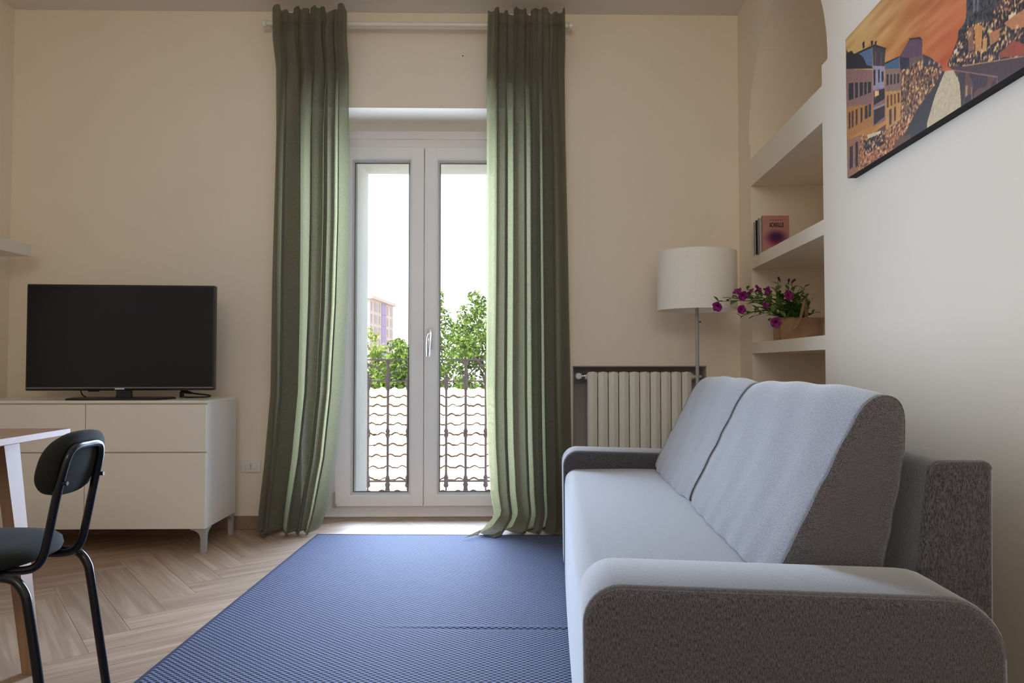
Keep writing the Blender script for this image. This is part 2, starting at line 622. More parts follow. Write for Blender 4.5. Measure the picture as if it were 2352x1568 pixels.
PW, PN = 0.15, 5
PA = R(37)
ca, sa = math.cos(PA), math.sin(PA)
plank_n = 0
for gy in range(-60, 60):
    for gx in range(-60, 60):
        kk = (gx - gy) % (2 * PN)
        if kk == 0: w_, h_ = PN, 1
        elif kk == 2 * PN - 1: w_, h_ = 1, PN
        else: continue
        x0, y0 = gx * PW, gy * PW
        g = 0.0002
        rect = [(x0 + g, y0 + g), (x0 + w_ * PW - g, y0 + g), (x0 + w_ * PW - g, y0 + h_ * PW - g), (x0 + g, y0 + h_ * PW - g)]
        poly = [(p[0] * ca - p[1] * sa - 0.31, p[0] * sa + p[1] * ca + 2.1) for p in rect]
        cx_, cy_ = sum(p[0] for p in poly) / 4, sum(p[1] for p in poly) / 4
        for zone in ((-2.80, 1.40, 1.15, 4.27), (OX0, OX1, 4.27, 4.575)):
            q = clip_poly(clip_poly(clip_poly(clip_poly(poly, 0, zone[0], False), 0, zone[1], True), 1, zone[2], False), 1, zone[3], True)
            if len(q) < 3 or poly_area(q) < 0.0002: continue
            # plank frame: long axis = local x
            ang = PA if w_ > 1 else PA + PI / 2
            c2, s2 = math.cos(-ang), math.sin(-ang)
            loc = [((p[0] - cx_) * c2 - (p[1] - cy_) * s2, (p[0] - cx_) * s2 + (p[1] - cy_) * c2) for p in q]
            nq = len(loc)
            ins = inset_poly(loc, 0.0008) if (nq == 4 and poly_area(q) > 0.98 * PN * PW * PW) else loc
            vs = [(p[0], p[1], 0.0) for p in ins] + [(p[0], p[1], -0.0012) for p in loc] + [(p[0], p[1], -0.0035) for p in loc]
            fs = [tuple(range(nq))]
            for k in range(nq):
                k2 = (k + 1) % nq
                fs += [(k, nq + k, nq + k2, k2), (nq + k, 2 * nq + k, 2 * nq + k2, nq + k2)]
            me = bpy.data.meshes.new('plank')
            me.from_pydata(vs, [], fs)
            o = link('plank', me, M['plank'], floor)
            o.location = (cx_, cy_, 0)
            o.rotation_euler = (0, 0, ang)
            plank_n += 1

# ceiling, left wall, rear wall
struct(MB().box(-3.1, 2.2, -1.9, 5.05, CZ, CZ + 0.3).build('ceiling', M['ceiling']))
struct(MB().box(-3.1, -2.80, -1.9, 4.6, -0.2, CZ).build('wall_left', M['wall']))
m = MB()
QX0, QX1, QZ0, QZ1 = -0.85, 0.87, 1.92, 2.80      # unseen opening added to let in the rear fill light
m.box(-2.80, QX0, -1.9, -1.6, -0.2, CZ)
m.box(QX1, 1.4, -1.9, -1.6, -0.2, CZ)
m.box(QX0, QX1, -1.9, -1.6, -0.2, QZ0)
m.box(QX0, QX1, -1.9, -1.6, QZ1, CZ)
struct(m.build('wall_rear', M['wall']))
fill_win = bpy.data.objects.new('fill_window', None)
COL.objects.link(fill_win)
struct(fill_win, 'white high two pane window added behind the viewer for the fill light', 'window')
m = MB()
for xx in (QX0, (QX0 + QX1) / 2 - 0.04, QX1 - 0.08):
    m.box(xx, xx + 0.08, -1.80, -1.73, QZ0, QZ1, 0.004)
m.box(QX0, QX1, -1.80, -1.73, QZ0, QZ0 + 0.08, 0.004)
m.box(QX0, QX1, -1.80, -1.73, QZ1 - 0.08, QZ1, 0.004)
m.build('frame', M['upvc'], fill_win)
for xx in (QX0 + 0.07, (QX0 + QX1) / 2 + 0.03):
    MB().box(xx, xx + 0.77, -1.77, -1.764, QZ0 + 0.07, QZ1 - 0.07).build('pane', M['glass'], fill_win)

# back wall with the window recess and the radiator recess
RX0, RX1, RZ = 0.424, 1.202, 0.928
m = MB()
m.box(-2.80, OX0, WY, 5.05, -0.2, CZ)
m.box(OX1, RX0, WY, 5.05, -0.2, CZ)
m.box(RX1, 2.2, WY, 5.05, -0.2, CZ)
m.box(RX0, RX1, WY, 5.05, RZ, CZ)
m.box(RX0, RX1, WY + 0.17, 5.05, -0.2, RZ)
# lintel with a soffit that falls towards the frame
vs = [(x, y, z) for x in (OX0, OX1) for (y, z) in ((WY, 2.425), (4.66, 2.372), (4.66, CZ), (WY, CZ))]
m.add(vs, [(0, 1, 2, 3), (4, 7, 6, 5), (0, 4, 5, 1), (1, 5, 6, 2), (2, 6, 7, 3), (3, 7, 4, 0)])
wall_back = struct(m.build('wall_back', M['wall']))
# masonry outside the frame: outer reveal
m = MB()
m.box(OX0, EX0, 4.665, 5.05, -0.2, CZ)
m.box(EX1, OX1, 4.665, 5.05, -0.2, CZ)
m.box(EX0, EX1, 4.665, 5.05, 2.238, CZ)
struct(m.build('wall_outside', M['ext_plaster']))
m = MB()
m.box(EX0, EX1, 4.60, 5.16, -0.2, -0.012, 0.006)
struct(m.build('trim_1', M['stone']))
# thin lining whose darker colour stands in for shade in the radiator recess
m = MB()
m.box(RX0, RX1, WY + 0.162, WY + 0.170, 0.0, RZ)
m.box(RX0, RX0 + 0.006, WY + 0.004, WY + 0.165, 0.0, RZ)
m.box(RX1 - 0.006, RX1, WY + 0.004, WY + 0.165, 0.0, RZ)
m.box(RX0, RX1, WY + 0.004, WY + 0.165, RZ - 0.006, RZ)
m.build('recess_shade_lining', M['recess'], wall_back)
# skirting of the back wall
m = MB()
m.box(-2.80, -1.16, WY - 0.012, WY, 0.0, 0.075, 0.003)
struct(m.build('baseboard_back', M['base']))

# right wall: frame with x = depth into the wall, y = away from the corner towards the camera (negative), at the corner
wr = bpy.data.objects.new('wall_right_frame', None)
SR = 0.0
def w2(s, t, z):
    """s metres from the corner towards the camera, t metres into the wall"""
    c, n = math.cos(A_W), math.sin(A_W)
    return (CORNER.x - s * n + t * c, CORNER.y - s * c - t * n, z)
bpy.data.objects.remove(wr)
N0, N1, ND = 0.258, 1.342, 0.37          # niche from/to, depth
AC, AR, AZ = 0.815, 0.592, 2.143         # arch centre, radius, spring height
m = MB()
def q4(a, b, c, d): m.add([a, b, c, d], [(0, 1, 2, 3)])
# wall face, far strip and near strip
q4(w2(-0.2, 0, -0.2), w2(N0, 0, -0.2), w2(N0, 0, AZ), w2(-0.2, 0, AZ))
q4(w2(N1, 0, -0.2), w2(6.1, 0, -0.2), w2(6.1, 0, AZ), w2(N1, 0, AZ))
q4(w2(-0.2, 0, AZ), w2(AC - AR, 0, AZ), w2(AC - AR, 0, CZ), w2(-0.2, 0, CZ))
q4(w2(AC + AR, 0, AZ), w2(6.1, 0, AZ), w2(6.1, 0, CZ), w2(AC + AR, 0, CZ))
NA = 40
for i in range(NA):
    a0, a1 = PI * (1 - i / NA), PI * (1 - (i + 1) / NA)
    s0, z0 = AC + AR * math.cos(a0), AZ + AR * math.sin(a0)
    s1, z1 = AC + AR * math.cos(a1), AZ + AR * math.sin(a1)
    q4(w2(s0, 0, z0), w2(s1, 0, z1), w2(s1, 0, CZ), w2(s0, 0, CZ))
    q4(w2(s0, 0, z0), w2(s0, ND, z0), w2(s1, ND, z1), w2(s1, 0, z1))
# niche jambs, ledges, back
q4(w2(N0, 0, -0.2), w2(N0, ND, -0.2), w2(N0, ND, AZ), w2(N0, 0, AZ))
q4(w2(N1, 0, -0.2), w2(N1, ND, -0.2), w2(N1, ND, AZ), w2(N1, 0, AZ))
q4(w2(AC - AR, 0, AZ), w2(N0, 0, AZ), w2(N0, ND, AZ), w2(AC - AR, ND, AZ))
q4(w2(N1, 0, AZ), w2(AC + AR, 0, AZ), w2(AC + AR, ND, AZ), w2(N1, ND, AZ))
q4(w2(-0.2, ND, -0.2), w2(6.1, ND, -0.2), w2(6.1, ND, CZ), w2(-0.2, ND, CZ))
q4(w2(6.1, 0, -0.2), w2(6.1, ND, -0.2), w2(6.1, ND, CZ), w2(6.1, 0, CZ))
wall_right = struct(m.build('wall_right', M['wall']))
# floor of the niche
m = MB()
def wbox(m, s0, s1, t0, t1, z0, z1):
    vs = [w2(s, t, z) for z in (z0, z1) for t in (t0, t1) for s in (s0, s1)]
    m.add(vs, [(0, 2, 3, 1), (4, 5, 7, 6), (0, 1, 5, 4), (2, 6, 7, 3), (0, 4, 6, 2), (1, 3, 7, 5)])
    return m
wbox(m, N0, N1, 0, ND, -0.2, 0.0).build('niche_floor', M['wall'], wall_right)
for z0, z1 in ((0.996, 1.054), (1.457, 1.518), (1.912, 2.061)):
    wbox(MB(), N0, N1, 0.0, ND, z0, z1).build('shelf', M['wall'], wall_right)

# ---------------------------------------------------------------- French window
WCX = -0.462
win = bpy.data.objects.new('window_1', None)
COL.objects.link(win)
win.location = (WCX, 4.60, 0)
struct(win, 'white double leaf french window with clear panes onto the balcony', 'window')
def wx(m, x0, x1, y0, y1, z0, z1, b=0.004):
    return m.box(x0 - WCX, x1 - WCX, y0 - 4.60, y1 - 4.60, z0, z1, b)
FX0, FX1 = -1.085, 0.160
m = MB()
wx(m, FX0, -0.985, 4.585, 4.66, 0.0, 2.385)
wx(m, 0.062, FX1, 4.585, 4.66, 0.0, 2.385)
wx(m, -0.985, 0.062, 4.585, 4.66, 2.265, 2.385)
wx(m, -0.985, 0.062, 4.585, 4.66, 0.0, 0.085)
wx(m, FX0, FX1, 4.572, 4.60, 2.335, 2.39)
wx(m, FX0, FX1, 4.575, 4.60, 0.0, 0.012)
m.build('frame', M['upvc'], win)
for side, (x0, x1, g0, g1) in enumerate(((-1.003, -0.4645, -0.915, -0.541), (-0.4605, 0.079, -0.386, -0.005))):
    zb, zt, gz0, gz1 = 0.070, 2.281, 0.134, 2.208
    m = MB()
    wx(m, x0, g0 - 0.0, 4.555, 4.635, zb, zt)
    wx(m, g1 + 0.0, x1, 4.555, 4.635, zb, zt)
    wx(m, g0 - 0.004, g1 + 0.004, 4.5552, 4.635, gz1, zt)
    wx(m, g0 - 0.004, g1 + 0.004, 4.5552, 4.635, zb, gz0)
    leaf = m.build('sash', M['upvc'], win)
    # glazing bead: bevelled picture frame
    m = MB()
    bw = 0.018
    o4 = [(g0, gz0), (g1, gz0), (g1, gz1), (g0, gz1)]
    def rect(k): return [(g0 + k, gz0 + k), (g1 - k, gz0 + k), (g1 - k, gz1 - k), (g0 + k, gz1 - k)]
    i4 = rect(bw)
    rings = [[(x - WCX, y - 4.60, z) for x, z in pp] for pp, y in ((o4, 4.559), (rect(0.005), 4.560), (i4, 4.603), (o4, 4.606))]
    m.loft(rings + [rings[0]], cap=False)
    m.build('glazing_bead', M['upvc'], leaf)
    # dark rubber gasket
    m = MB()
    j4 = [(g0 + bw + 0.004, gz0 + bw + 0.004), (g1 - bw - 0.004, gz0 + bw + 0.004), (g1 - bw - 0.004, gz1 - bw - 0.004), (g0 + bw + 0.004, gz1 - bw - 0.004)]
    rings = [[(x - WCX, y - 4.60, z) for x, z in pp] for pp, y in ((i4, 4.5965), (j4, 4.597), (j4, 4.600), (i4, 4.600))]
    m.loft(rings + [rings[0]], cap=False)
    m.build('gasket', M['black_plastic'], leaf)
    m = MB()
    wx(m, g0 + 0.010, g1 - 0.010, 4.598, 4.604, gz0 + 0.010, gz1 - 0.010, 0)
    m.build('pane', M['glass'], leaf)
    if side == 0:
        m = MB()
        wx(m, -1.012, -0.998, 4.545, 4.560, 0.085, 0.160, 0.004)
        wx(m, -1.014, -0.990, 4.543, 4.560, 0.066, 0.084, 0.004)
        m.build('hinge', M['metal_grey'], leaf)
    else:
        m = MB()                                   # lever handle hanging down from an oval rose
        hx = -0.425 - WCX
        m.box(hx - 0.014, hx + 0.014, -0.053, -0.044, 1.03, 1.155, 0.004)
        m.tube([(hx, -0.048, 1.118), (hx, -0.075, 1.118), (hx, -0.090, 1.112)], 0.009, 10)
        pts = smooth_path([(hx, -0.090, 1.120), (hx - 0.004, -0.094, 1.09), (hx - 0.006, -0.094, 1.04), (hx - 0.007, -0.092, 0.985)], 5)
        m.tube(pts, [0.0085 + 0.0035 * math.sin(PI * i / (len(pts) - 1)) for i in range(len(pts))], 12)
        m.build('handle', M['chrome'], leaf, smooth=50)

# ================================================================ OBJECTS
# ---------------------------------------------------------------- curtain rod
ROD_Y, ROD_Z, ROD_R = 4.165, 2.868, 0.013
rod = thing('curtain_rod', 'thin white curtain rod under the ceiling above the french window', 'curtain rod', (-0.46, ROD_Y, ROD_Z))
m = MB()
m.tube([(-0.87, 0, 0), (0.87, 0, 0)], ROD_R, 14)
m.build('pole', M['white_lacquer'], rod, smooth=40)
for sgn in (-1, 1):
    m = MB()
    m.lathe([(0.013, 0), (0.019, 0.004), (0.020, 0.020), (0.013, 0.028)], (0.868 * sgn - (0.014 if sgn > 0 else 0.014), 0, 0), 14, 'x')
    m.build('end_cap', M['white_lacquer'], rod, smooth=40)
    m = MB()
    m.box(0.845 * sgn - 0.008, 0.845 * sgn + 0.008, 0.010, WY - ROD_Y, -0.010, 0.010, 0.002)
    m.box(0.845 * sgn - 0.020, 0.845 * sgn + 0.020, WY - ROD_Y - 0.006, WY - ROD_Y, -0.035, 0.035, 0.002)
    m.build('bracket', M['white_lacquer'], rod)

# ---------------------------------------------------------------- curtains
def curtain(label, left, right, folds_top, folds_low, seed, flap, lean, pleats):
    r_ = random.Random(seed)
    NU, NV = 300, 110
    width = 1.42
    ph = [r_.uniform(0, 2 * PI) for _ in range(8)]
    vs, uvs = [], []
    zs = []
    for j in range(NV + 1):
        t = j / NV
        zs.append(2.935 - (2.935 + 0.075) * t)              # path length: the cloth is longer than the drop
    for j, zp in enumerate(zs):
        z_eff = max(zp, 0.0)
        L, Rr = lerp_table(left, z_eff), lerp_table(right, z_eff)
        v = (2.955 - zp) / 2.955
        bt = max(0.0, 1 - v / 0.24)                          # gathered heading fades into the big folds
        bl = 1 - 0.75 * bt
        for i in range(NU + 1):
            u = i / NU
            # folds of uneven width, drifting slightly downwards
            wob = 0.35 * math.sin(2 * PI * 1.3 * u + ph[0]) + 0.22 * math.sin(2 * PI * 2.6 * u + ph[1] + 0.6 * v)
            pl = 2 * PI * folds_low * (u + 0.055 * math.sin(2 * PI * u + ph[0]) + 0.035 * math.sin(4 * PI * u + ph[1] + 0.5 * v)) + 0.9 * math.sin(1.6 * v + ph[2] + 3 * u)
            pt = 2 * PI * folds_top * u + wob * 1.5 + ph[3]
            amp = 0.046 + 0.020 * math.sin(2 * PI * 1.4 * u + ph[4]) + 0.008 * v
            x_ = u + (0.045 * math.sin(2 * pl) + 0.018 * math.sin(pl + ph[5])) * bl * min(1, 6 * min(u, 1 - u) + 0.1)
            x_ += 0.012 * math.sin(2 * pt) * bt * min(1, 6 * min(u, 1 - u) + 0.1)
            y = bl * amp * math.sin(pl) + bt * 0.026 * math.sin(pt)
            y += 0.006 * math.sin(9 * v + 5 * u + ph[6])
            x = L + (Rr - L) * x_
            z = zp
            if j == 0:
                z += 0.020 * math.sin(pt + 0.6) + 0.018 * math.sin(0.43 * pt + ph[7]) - 0.012
            elif j < 5:
                z += (0.020 * math.sin(pt + 0.6) + 0.018 * math.sin(0.43 * pt + ph[7]) - 0.012) * (1 - j / 5)
            # heading tape hooks on to the rod from the front: the gathered cloth stays before it
            yy = ROD_Y + y
            fw = min(1.0, max(0.0, (z - 2.62) / 0.14))
            yy -= fw * 0.062
            yy = min(yy, WY - 0.022)
            # the hem: surplus cloth lies forward on the floor
            ex = max(0.0, 0.10 - zp) * (1.0 + flap(u))
            if zp < 0.10:
                yy -= ex * 0.45 + 0.015 * math.sin(pl * 0.5 + 1.0) * min(1, ex * 10)
                z = max(0.0095 + 0.010 * (1 + math.sin(pl + 0.7)) * min(1, ex * 8), 0.10 - (0.10 - zp) * (0.9 if zp > 0 else 0.9))
                x += lean * ex * (1 - u)
            vs.append((x, yy, z))
            uvs.append((u * width, v * 2.955))
    fs = []
    for j in range(NV):
        for i in range(NU):
            a = j * (NU + 1) + i
            fs.append((a, a + 1, a + NU + 2, a + NU + 1))
    me = bpy.data.meshes.new('curtain')
    me.from_pydata(vs, [], fs)
    uvl = me.uv_layers.new(name='UVMap')
    li = np.empty(len(me.loops), dtype=np.int32)
    me.loops.foreach_get('vertex_index', li)
    uvl.data.foreach_set('uv', np.array(uvs, dtype=np.float32)[li].ravel())
    o = link('curtain', me, M['curtain'], None, smooth=True)
    tag(o, label, 'curtain', 'sage linen curtains at the french window')
    # hem: a doubled band of the same cloth a hair in front of the sheet
    return o

LL = [(-1.265, 2.96), (-1.271, 2.256), (-1.283, 1.417), (-1.286, 0.782), (-1.314, 0.394), (-1.342, 0.104), (-1.325, 0.0)]
LR = [(-0.850, 2.96), (-0.858, 2.408), (-0.853, 1.763), (-0.860, 1.27), (-0.883, 0.781), (-0.918, 0.417), (-0.965, 0.175), (-1.000, 0.0)]
RL = [(-0.064, 2.96), (-0.071, 2.513), (-0.070, 2.014), (-0.070, 1.419), (-0.072, 0.781), (-0.064, 0.488), (-0.046, 0.221), (-0.025, 0.1), (-0.040, 0.0)]
RR = [(0.372, 2.96), (0.380, 2.391), (0.396, 1.519), (0.407, 0.903), (0.415, 0.293), (0.415, 0.0)]
curtain('sage green linen curtain on the side of the window towards the television', LL, LR, 8.0, 4.0, 3, lambda u: 0.3 * math.sin(6 * u + 1), 0.0, None)
curtain('sage green linen curtain between the window and the radiator, corner flared on floor', RL, RR, 8.0, 4.2, 12, lambda u: max(0, 1 - u / 0.3) * 0.9, -0.45, None)

# ---------------------------------------------------------------- nail
nail = MB().lathe([(0.0035, 0), (0.0035, -0.006), (0.001, -0.010)], (-0.213, WY, 2.733), 8, 'y').build('nail', M['black_metal'])
tag(nail, 'tiny dark nail in the wall above the window', 'nail')

# ---------------------------------------------------------------- socket
sk = thing('wall_socket', 'white wall socket plate with three holes beside the cabinet', 'socket', (-1.413, WY, 0.358))
MB().box(-0.056, 0.056, -0.010, 0, -0.036, 0.036, 0.003).build('plate', M['white_plastic'], sk)
MB().box(-0.034, 0.034, -0.013, -0.008, -0.021, 0.021, 0.002).build('insert', M['white_plastic'], sk)
for dz in (-0.011, 0, 0.011):
    MB().lathe([(0.0028, -0.0136), (0.0028, -0.011)], (0, 0, dz), 10, 'y').build('hole', M['hole'], sk)

# ---------------------------------------------------------------- TV cabinet
CBX, CBY = -1.462, 3.735
cab = thing('media_cabinet', 'white low cabinet with four plain drawers on short grey legs', 'cabinet', (CBX, CBY, 0))
W_, D_ = 1.20, 0.42
MB().box(-W_, 0, 0.018, D_, 0.118, 0.742, 0.002).build('carcass', M['white_lacquer'], cab)
MB().box(-W_, 0.001, -0.001, D_ + 0.001, 0.742, 0.756, 0.002).build('top_panel', M['white_lacquer'], cab)
for k in range(2):
    x0 = -W_ + 0.6 * k
    for z0, z1 in ((0.118, 0.494), (0.500, 0.735)):
        m = MB()
        m.box(x0 + 0.0018, x0 + 0.5982, 0.0, 0.018, z0, z1, 0.002)
        if z0 < 0.3:
            pass
        m.build('drawer', M['white_lacquer'], cab)
def cab_leg(x, y, sx, sy, front):
    m = MB()
    def prof(sg):
        pts = [(0, 0.118), (0.075, 0.118), (0.075, 0.110)] + [(0.026 + 0.049 * (1 - math.sin(R(a))), 0.110 - 0.042 * (1 - math.cos(R(a)))) for a in range(10, 91, 16)] + [(0.024, 0.0), (0, 0.0)]
        return pts
    p = prof(1)
    n = len(p)
    for axis in (0, 1):
        vs = []
        for th in (0, 0.024):
            for a, z in p:
                if axis == 1: a = max(a, 0.0245) + (0.0005 if a > 0.024 else 0)
                if axis == 0: vs.append((x + sx * a, y + sy * th, z))
                else: vs.append((x + sx * th, y + sy * a, z))
        fs = [tuple(range(n)), tuple(range(2 * n - 1, n - 1, -1))] + [(k, (k + 1) % n, n + (k + 1) % n, n + k) for k in range(n)]
        m.add(vs, fs)
    m.build('leg', M['metal_grey'], cab)
cab_leg(-0.002, 0.012, -1, 1, True)
cab_leg(-W_ + 0.002, 0.012, 1, 1, True)
cab_leg(-0.002, D_ - 0.01, -1, -1, False)
cab_leg(-W_ + 0.002, D_ - 0.01, 1, -1, False)

# ---------------------------------------------------------------- television
TVR = R(4.3)
tv = thing('television', 'black flat screen television on the white cabinet', 'television', (-1.951, 3.865, 0.756), TVR)
TW, TZ0, TZ1 = 0.932, 0.046, 0.592
m = MB()
m.box(-TW / 2, TW / 2, -0.012, 0.030, TZ0, TZ1, 0.006)
m.box(-TW / 2 + 0.09, TW / 2 - 0.09, 0.028, 0.062, TZ0 + 0.03, TZ1 - 0.14, 0.012)
m.build('housing', M['black_plastic'], tv)
MB().box(-TW / 2 + 0.010, TW / 2 - 0.010, -0.0135, -0.010, TZ0 + 0.022, TZ1 - 0.010, 0.0005).build('screen', M['screen'], tv)
m = MB()
m.box(-TW / 2 + 0.004, TW / 2 - 0.004, -0.0150, -0.011, TZ0 + 0.013, TZ0 + 0.016, 0.0005)
m.build('lower_trim', M['metal_grey'], tv)
MB().box(-0.027, 0.021, -0.0155, -0.012, TZ0 + 0.005, TZ0 + 0.0115, 0.0008).build('badge', M['chrome'], tv)
m = MB()
m.loft([[(0.012 + sx * w_, y, z) for sx, y in ((-1, -0.008), (1, -0.008), (1, 0.022), (-1, 0.022))] for w_, z in ((0.037, 0.010), (0.034, 0.03), (0.037, 0.062))])
m.build('neck', M['black_plastic'], tv)
m = MB()
pl = [(-0.225, -0.105), (0.215, -0.105), (0.262, 0.03), (0.225, 0.085), (-0.225, 0.085), (-0.262, 0.03)]
m.loft([[(x, y, 0.0) for x, y in pl], [(x, y, 0.007) for x, y in pl], [(x * 0.985, y * 0.97, 0.010) for x, y in pl]])
m.build('base', M['black_plastic'], tv)
m = MB()
m.tube(smooth_path([(-0.215, 0.035, 0.09), (-0.218, 0.035, 0.05), (-0.205, 0.030, 0.022), (-0.185, 0.020, 0.013)], 5), 0.0032, 8)
m.build('cable', M['black_plastic'], tv)
MB().box(-0.165, -0.115, -0.002, 0.02, TZ0 - 0.006, TZ0 + 0.002, 0.002).build('remote_sensor', M['black_plastic'], tv)

cb = thing('loose_cable', 'short black cable with connector lying on the cabinet beside the television stand', 'cable', (-1.645, 4.055, 0.756))
m = MB()
m.tube(smooth_path([(-0.085, 0.02, 0.036), (-0.02, 0.02, 0.022), (0.06, 0.01, 0.014), (0.080, -0.01, 0.008), (0.055, -0.035, 0.005), (0.0, -0.05, 0.0045), (-0.05, -0.03, 0.0045)], 6), 0.0042, 8)
m.build('cord', M['black_plastic'], cb, smooth=60)
m = MB()
m.tube([(-0.088, 0.02, 0.036), (-0.058, 0.02, 0.030), (-0.03, 0.02, 0.024)], [0.012, 0.010, 0.006], 8)
m.build('connector', M['black_plastic'], cb, smooth=40)
m = MB()
m.box(-0.095, -0.075, 0.01, 0.03, 0.0, 0.030, 0.003)
m.build('plug', M['black_plastic'], cb)

# ---------------------------------------------------------------- wall shelf on the left wall
m = MB()
m.box(-2.80, -2.53, 2.45, 4.03, 1.518, 1.584, 0.002)
ls = m.build('wall_shelf', M['white_lacquer'])
tag(ls, 'white floating shelf on the wall above the cabinet end', 'shelf')

# ---------------------------------------------------------------- table
TBX, TBY, TBZ = -1.362, 2.385, 0.735
tb = thing('dining_table', 'pale birch table with splayed tapering legs beside the dark chair', 'table', (TBX, TBY, 0), R(1.2))
TLX, TLY = 1.0, 0.72
MB().box(-TLX, 0, -TLY, 0, TBZ - 0.020, TBZ, 0.002).build('tabletop', M['birch'], tb)
def tleg(x, y, sx, sy):
    # board leg, 35 mm thick, tapering, splayed outwards
    m = MB()
    tx, bx = x + sx * 0.125, x + sx * 0.045
    ring = []
    for (X, Yc, wy, z) in ((bx, y + sy * 0.075, 0.040, 0.0), (tx, y + sy * 0.095, 0.074, TBZ - 0.02)):
        a, b = X, X + sx * 0.034
        y0, y1 = Yc - wy / 2, Yc + wy / 2
        ring.append([(a, y0, z), (b, y0, z), (b, y1, z), (a, y1, z)])
    m.loft(ring)
    m.build('leg', M['birch'], tb)
for x, sx in ((0, -1), (-TLX, 1)):
    for y, sy in ((0, -1), (-TLY, 1)):
        tleg(x, y, sx, sy)
MB().box(-TLX + 0.16, -0.16, -0.115, -0.093, TBZ - 0.085, TBZ - 0.02, 0.002).build('apron', M['birch'], tb)
MB().box(-TLX + 0.16, -0.16, -TLY + 0.093, -TLY + 0.115, TBZ - 0.085, TBZ - 0.02, 0.002).build('apron', M['birch'], tb)

# ---------------------------------------------------------------- chair (faces the table, its back towards the room)
CHY = 1.985
ch = thing('dining_chair', 'dark olive upholstered chair with bent black tube frame at the table', 'chair', (-1.384, CHY, 0))
def cw(x, y, z): return (x + 1.36, y - CHY, z)
m = MB()                                         # seat pad
n = 44
rings = []
for rr, z in ((0.10, 0.437), (0.90, 0.437), (0.975, 0.443), (1.0, 0.456), (0.985, 0.470), (0.93, 0.480), (0.75, 0.486), (0.35, 0.489), (0.04, 0.490)):
    ring = []
    for k in range(n):
        a = 2 * PI * k / n
        c, s_ = math.cos(a), math.sin(a)
        ex = 2.5
        q = (abs(c) ** ex + abs(s_) ** ex) ** (-1 / ex)
        ring.append((0.195 * rr * q * c, 0.195 * rr * q * s_, z - 0.010))
    rings.append(ring)
m.loft(rings)
m.build('seat', M['chair_fab'], ch, smooth=60)
# backrest pad: oval, curved round the sitter
m = MB()
ny = 40
outer, prev = [], []
def pad_pt(u, v, off):
    # u: -1..1 across, v: -1..1 up
    y = 0.126 * u - 0.004
    z = 0.682 + 0.083 * v
    x = 0.272 + 0.022 * v * 1.0 - 0.010 * u * u + off
    return (x, y, z)
def sq(a):
    c, s_ = math.cos(a), math.sin(a)
    ex = 2.6
    q = (abs(c) ** ex + abs(s_) ** ex) ** (-1 / ex)
    return q * c, q * s_
rings = []
for k_, off in ((0.06, 0.018), (0.6, 0.016), (0.90, 0.012), (0.985, 0.004), (1.0, -0.006), (0.985, -0.018), (0.90, -0.030), (0.6, -0.036), (0.06, -0.038)):
    rings.append([pad_pt(sq(2 * PI * k / n)[0] * k_, sq(2 * PI * k / n)[1] * k_, off) for k in range(n)])
m.loft(rings)
m.build('backrest', M['chair_fab'], ch, smooth=60)
# back loop: comes from under the seat, bends up, closes over the pad
hy0, hy1 = 1.885 - CHY, 2.055 - CHY
hm = (hy0 + hy1) / 2
ctrl = [(-0.02, hy0, 0.424), (0.13, hy0, 0.424), (0.195, hy0, 0.424), (0.228, hy0, 0.434), (0.246, hy0, 0.462), (0.255, hy0, 0.50), (0.274, hy0, 0.60), (0.290, hy0 + 0.003, 0.675), (0.298, hy0 + 0.012, 0.712), (0.301, hy0 + 0.035, 0.727), (0.301, hm, 0.729),
        (0.301, hy1 - 0.035, 0.727), (0.298, hy1 - 0.012, 0.712), (0.290, hy1 - 0.003, 0.675), (0.274, hy1, 0.60), (0.255, hy1, 0.50), (0.246, hy1, 0.462), (0.228, hy1, 0.434), (0.195, hy1, 0.424), (0.13, hy1, 0.424), (-0.02, hy1, 0.424)]
m = MB()
m.tube(smooth_path(ctrl, 5), 0.0105, 12)
m.build('back_frame', M['black_metal'], ch, smooth=60)
for yy in (hy0, hy1):
    m = MB()
    m.tube([(0.285, yy, 0.640), (0.302, yy, 0.640)], 0.0055, 8)
    m.build('screw', M['black_metal'], ch)
# rear legs and front legs: each a bent tube from under the seat
def chair_leg(sgn, rear):
    f = 1 if rear else -1
    yo = sgn * 0.075
    yl = sgn * 0.138
    yf = sgn * 0.142
    if rear:
        c = [(0.02, yo, 0.418), (0.10, (yo + yl) / 2, 0.418), (0.165, yl, 0.418), (0.200, yl, 0.410), (0.224, yl, 0.380), (0.235, yl, 0.335), (0.262, yl, 0.17), (0.285, yf, 0.014)]
    else:
        c = [(-0.02, yo, 0.418), (-0.10, (yo + yl) / 2, 0.418), (-0.14, yl, 0.418), (-0.172, yl, 0.408), (-0.188, yl, 0.380), (-0.193, yl, 0.335), (-0.205, yl, 0.17), (-0.215, yf, 0.014)]
    m = MB()
    m.tube(smooth_path(c, 5), 0.0115, 12)
    lg = m.build('leg', M['black_metal'], ch, smooth=60)
    m = MB()
    m.lathe([(0.013, 0.0), (0.014, 0.004), (0.013, 0.028)], (c[-1][0], c[-1][1], 0), 12)
    m.build('foot_cap', M['black_plastic'], lg, smooth=40)
for sgn in (-1, 1):
    chair_leg(sgn, True)
    chair_leg(sgn, False)

